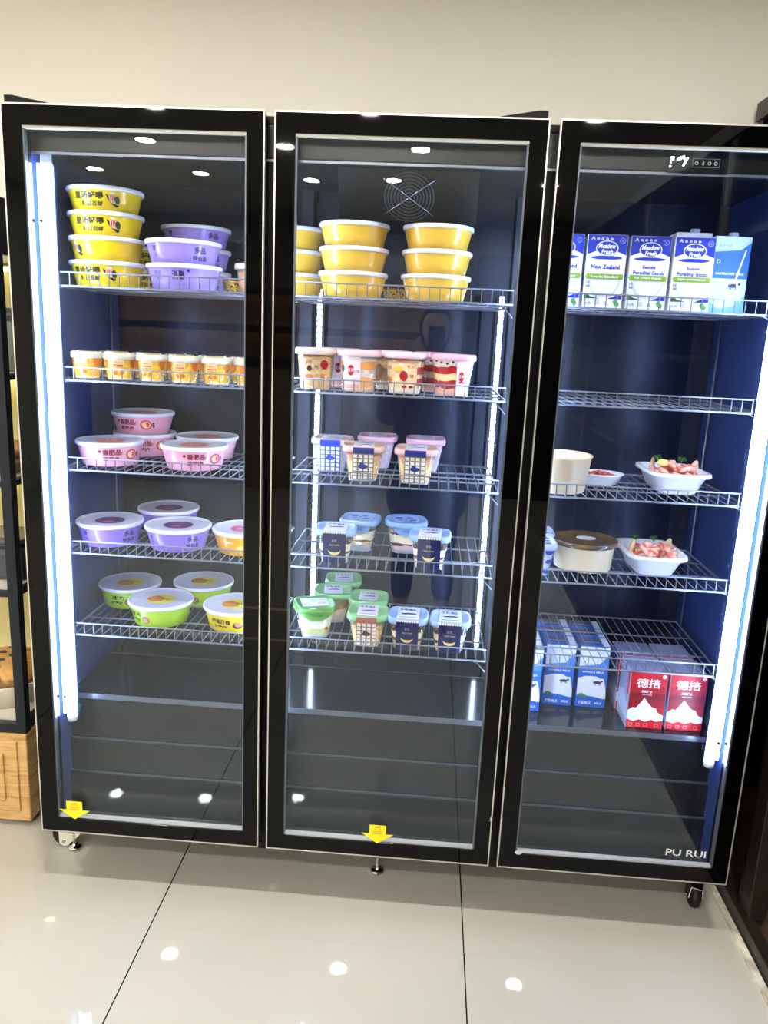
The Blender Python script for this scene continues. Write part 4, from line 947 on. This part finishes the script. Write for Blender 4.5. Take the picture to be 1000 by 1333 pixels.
MB().lathe([(.05, 0), (.055, .01), (.055, .12), (.045, .14)], mat('8c9088', .4), n=32).build('jar', t); MB().lathe([(.047, .14), (.047, .16), (.02, .175)], mat('6a6e68', .4), n=32).build('lid', t)

# ------------------------------------------------------------------ dark shelf unit on the right
DKW = mat('1c1815', .4, noise=('26201b',), nscale=8, stretch=(6, 6, .6)); DK2 = mat('100f0f', .3)
unit = tag(empty('dark_shelf_unit', (0, 0, 0)), 'tall dark brown wooden shelf unit along the right side behind a pale floor strip', 'shelf unit')
MB().bbox(1.866, 1.900, -3.6, .74, 0, .045, DKW, .002).build('base_rail', unit)
MB().box(1.902, 2.40, -3.6, .74, 0, .024, mat('4a3a2c', .5, noise=('3a2c20',), nscale=10)).build('bottom_board', unit)
for y in (.03, -.95, -1.95, -2.95): MB().bbox(1.880, 1.925, y, y+.06, .045, 2.15, DKW, .002).build('upright_post', unit)
MB().box(2.38, 2.40, -3.6, .74, .024, 2.15, DK2).build('back_panel', unit)
MB().box(1.878, 2.38, .70, .74, .045, 2.15, DK2).build('side_panel', unit); MB().box(1.88, 2.38, .09, .10, .045, 2.15, DK2).build('divider_panel', unit); MB().box(1.88, 2.38, -3.62, -3.6, 0, 2.15, DKW).build('side_panel', unit)
MB().box(1.870, 2.40, -3.6, .74, 2.15, 2.20, DKW).build('top_board', unit)
for z in (.55, 1.0, 1.45, 1.85): MB().box(1.93, 2.38, -3.6, .085, z, z+.022, DKW).build('shelf_board', unit)

# ------------------------------------------------------------------ the room behind, seen in the glass
cnt = tag(empty('bakery_counter', (0, 0, 0)), 'long bakery wall cabinet with lit bread shelves behind the photographer, seen in the glass', 'bakery cabinet')
LW = mat('8e8672', .6); DKB = mat('2a211a', .5)
MB().box(-2.3, 1.2, -6.45, -5.6, 0, 1.16, LW).build('cabinet_base', cnt); MB().box(-2.32, 1.22, -6.45, -5.58, 1.16, 1.22, DKB).build('worktop', cnt)
MB().box(-2.3, 1.2, -6.48, -6.40, 1.22, 1.92, mat('b39d80', .6)).build('back_panel', cnt)
for z in (1.50, 1.86): s = MB().box(-2.3, 1.2, -6.40, -5.95, z, z+.04, DKB).build('shelf_board', cnt); MB().box(-2.25, 1.15, -6.3, -6.28, z-.012, z, mat('ffe0b4', .4, emit=8)).build('shelf_light', s); MB().box(-2.3, 1.2, -5.95, -5.93, z-.03, z+.04, DKB).build('front_lip', s)
dk = tag(empty('dark_wall_cabinet', (0, 0, 0)), 'tall dark wall cabinet behind the photographer, right of the bakery counter in the room', 'cabinet')
MB().box(1.35, 4.0, -6.45, -5.7, 0, 2.25, mat('1c1a18', .5)).build('cabinet', dk)
for k in range(9): MB().box(2.3, 3.0, -5.70, -5.66, .55+k*.16, .61+k*.16, mat('8a6a48', .6)).build('wooden_slat', dk)

# ------------------------------------------------------------------ the photographer
per = tag(empty('person', (.975, -2.17, 0)), 'person in a dark jacket holding a phone up in front of the face', 'person')
def skin(name, parent, verts, edges, radii, m, sub=2):
    me = bpy.data.meshes.new(name); me.from_pydata(verts, edges, []); o = bpy.data.objects.new(name, me); COL.objects.link(o); o.parent = parent
    me.materials.append(m); md = o.modifiers.new('skin', 'SKIN'); md.use_smooth_shade = True
    if not me.skin_vertices: 
        bpy.context.view_layer.objects.active = o
    for i, r in enumerate(radii):
        sv = me.skin_vertices[0].data[i]; sv.radius = (r, r) if not isinstance(r, tuple) else r; sv.use_root = (i == 0)
    s = o.modifiers.new('smooth', 'SUBSURF'); s.levels = sub; s.render_levels = sub; return o
SK = mat('caa084', .5, noise=('d0a88c',), nscale=20); JK = mat('14151a', .8, bump=.2, bscale=40); TR_ = mat('1a1d26', .8)
V = [(0, 0, .90), (0, 0, 1.08), (0, 0, 1.26), (0, .0, 1.37), (0, .01, 1.43),
     (-.17, 0, 1.33), (-.21, .04, 1.08), (-.10, .26, 1.36), (.17, 0, 1.33), (.21, .04, 1.08), (.12, .26, 1.36),
     (-.09, 0, .84), (-.10, .01, .46), (-.11, -.02, .09), (.09, 0, .84), (.10, .01, .46), (.11, -.02, .09), (-.11, .10, .04), (.11, .10, .04)]
Ed = [(0, 1), (1, 2), (2, 3), (3, 4), (3, 5), (5, 6), (6, 7), (3, 8), (8, 9), (9, 10), (0, 11), (11, 12), (12, 13), (0, 14), (14, 15), (15, 16), (13, 17), (16, 18)]
skin('body', per, V, Ed, [(.15, .11), (.125, .095), (.15, .10), (.09, .07), .052, .06, .042, .028, .06, .042, .028, .088, .055, .04, .088, .055, .04, .035, .035], SK)
JV = [(0, 0, .50), (0, 0, 1.05), (0, 0, 1.26), (0, 0, 1.37), (-.18, 0, 1.33), (-.225, .04, 1.07), (-.115, .235, 1.345), (.18, 0, 1.33), (.225, .04, 1.07), (.135, .235, 1.345)]
skin('jacket', per, JV, [(0, 1), (1, 2), (2, 3), (3, 4), (4, 5), (5, 6), (3, 7), (7, 8), (8, 9)], [(.25, .18), (.20, .145), (.20, .14), (.11, .09), .085, .066, .048, .082, .066, .048], JK)
skin('trousers', per, [(0, 0, .90), (-.09, 0, .82), (-.10, .01, .46), (-.11, -.02, .12), (.09, 0, .82), (.10, .01, .46), (.11, -.02, .12)], [(0, 1), (1, 2), (2, 3), (0, 4), (4, 5), (5, 6)], [(.165, .125), .10, .072, .06, .10, .072, .06], TR_)
for s in (-1, 1):
    skin('shoe', per, [(s*.11, -.05, .045), (s*.11, .06, .042), (s*.115, .15, .032)], [(0, 1), (1, 2)], [.045, .047, .036], mat('2a2a2c', .5))
# head with face
def head():
    b = bmesh.new(); bmesh.ops.create_uvsphere(b, u_segments=32, v_segments=24, radius=1)
    for p in b.verts:
        x, y, z = p.co; w = 1-.22*max(0, -z)**1.2
        p.co = Vector((x*.073*w, y*.092*(1-.10*max(0, -z)), z*.112))
        if y > .55 and abs(x) < .22 and -.35 < z < .12: p.co.y += .016*(1-abs(x)/.22)*(.5-z)   # nose
        if y > .6 and .12 < z < .30 and .2 < abs(x) < .55: p.co.y -= .007
        if y > .5 and -.62 < z < -.46 and abs(x) < .35: p.co.y += .004
        p.co += Vector((0, .02, 1.535))
    m = MB(); m.from_bm(b, SK, True)
    for s in (-1, 1): m.tube([(s*.072, .012, 1.555), (s*.082, .004, 1.55), (s*.082, .004, 1.53), (s*.072, .014, 1.51)], [.006, .009, .008, .005], SK, 8)
    m.build('head', per)
    e = MB()
    for s in (-1, 1): e.lathe([(.001, -.004), (.009, 0), (.001, .004)], mat('1a1210', .3), c=(s*.029, .103, 1.553), n=14, ky=.4)
    e.build('eyes', per)
    MB().tube([(-.022, .106, 1.480), (0, .112, 1.481), (.022, .106, 1.480)], [.002, .0045, .002], mat('a8605a', .5), 8).build('mouth', per)
    b = bmesh.new(); bmesh.ops.create_uvsphere(b, u_segments=32, v_segments=20, radius=1)
    for p in b.verts:
        x, y, z = p.co; p.co = Vector((x*.084, y*.100-.012, z*.116+.012))
        if y > .25 and z < .55: p.co.y = min(p.co.y, .035); 
        if z < 0: p.co.z *= 1.15
        p.co += Vector((0, .02, 1.535))
    m = MB(); m.from_bm(b, mat('120e0c', .6, bump=.4, bscale=30), True); m.build('hair', per)
head()
for s in (-1, 1):   # hands on the sides of the phone
    hx = s*.045+.0
    base = Vector((s*.118+(.02 if s > 0 else 0), .262, 1.36)); palm = Vector((hx+s*.030, .325, 1.43))
    vs = [tuple(base), tuple((base+palm)/2), tuple(palm)]; es = [(0, 1), (1, 2)]; rd = [.024, .022, (.022, .014)]
    for k in range(4):
        o0 = len(vs); q = Vector((hx+s*.034, .345, 1.435+.020*k-.012)); vs += [tuple(q), tuple(q+Vector((-s*.002, .018, .006))), tuple(q+Vector((-s*.016, .026, .010)))]; es += [(2, o0), (o0, o0+1), (o0+1, o0+2)]; rd += [.010, .0085, .007]
    o0 = len(vs); q = Vector((hx+s*.026, .322, 1.445)); vs += [tuple(q), tuple(q+Vector((-s*.012, .006, .028)))]; es += [(2, o0), (o0, o0+1)]; rd += [.011, .008]
    skin('hand', per, vs, es, rd, SK, 1)
ph = tag(empty('mobile_phone', (.980, -1.8125, 1.470)), 'black mobile phone held upright by the person in the dark jacket', 'phone')
MB().bbox(-.037, .037, -.0085, 0, -.078, .078, mat('0a0b0e', .15, coat=.5), .003).build('phone_body', ph)
MB().box(-.034, .034, -.0092, -.0086, -.074, .074, mat('20242c', .1)).build('screen', ph)
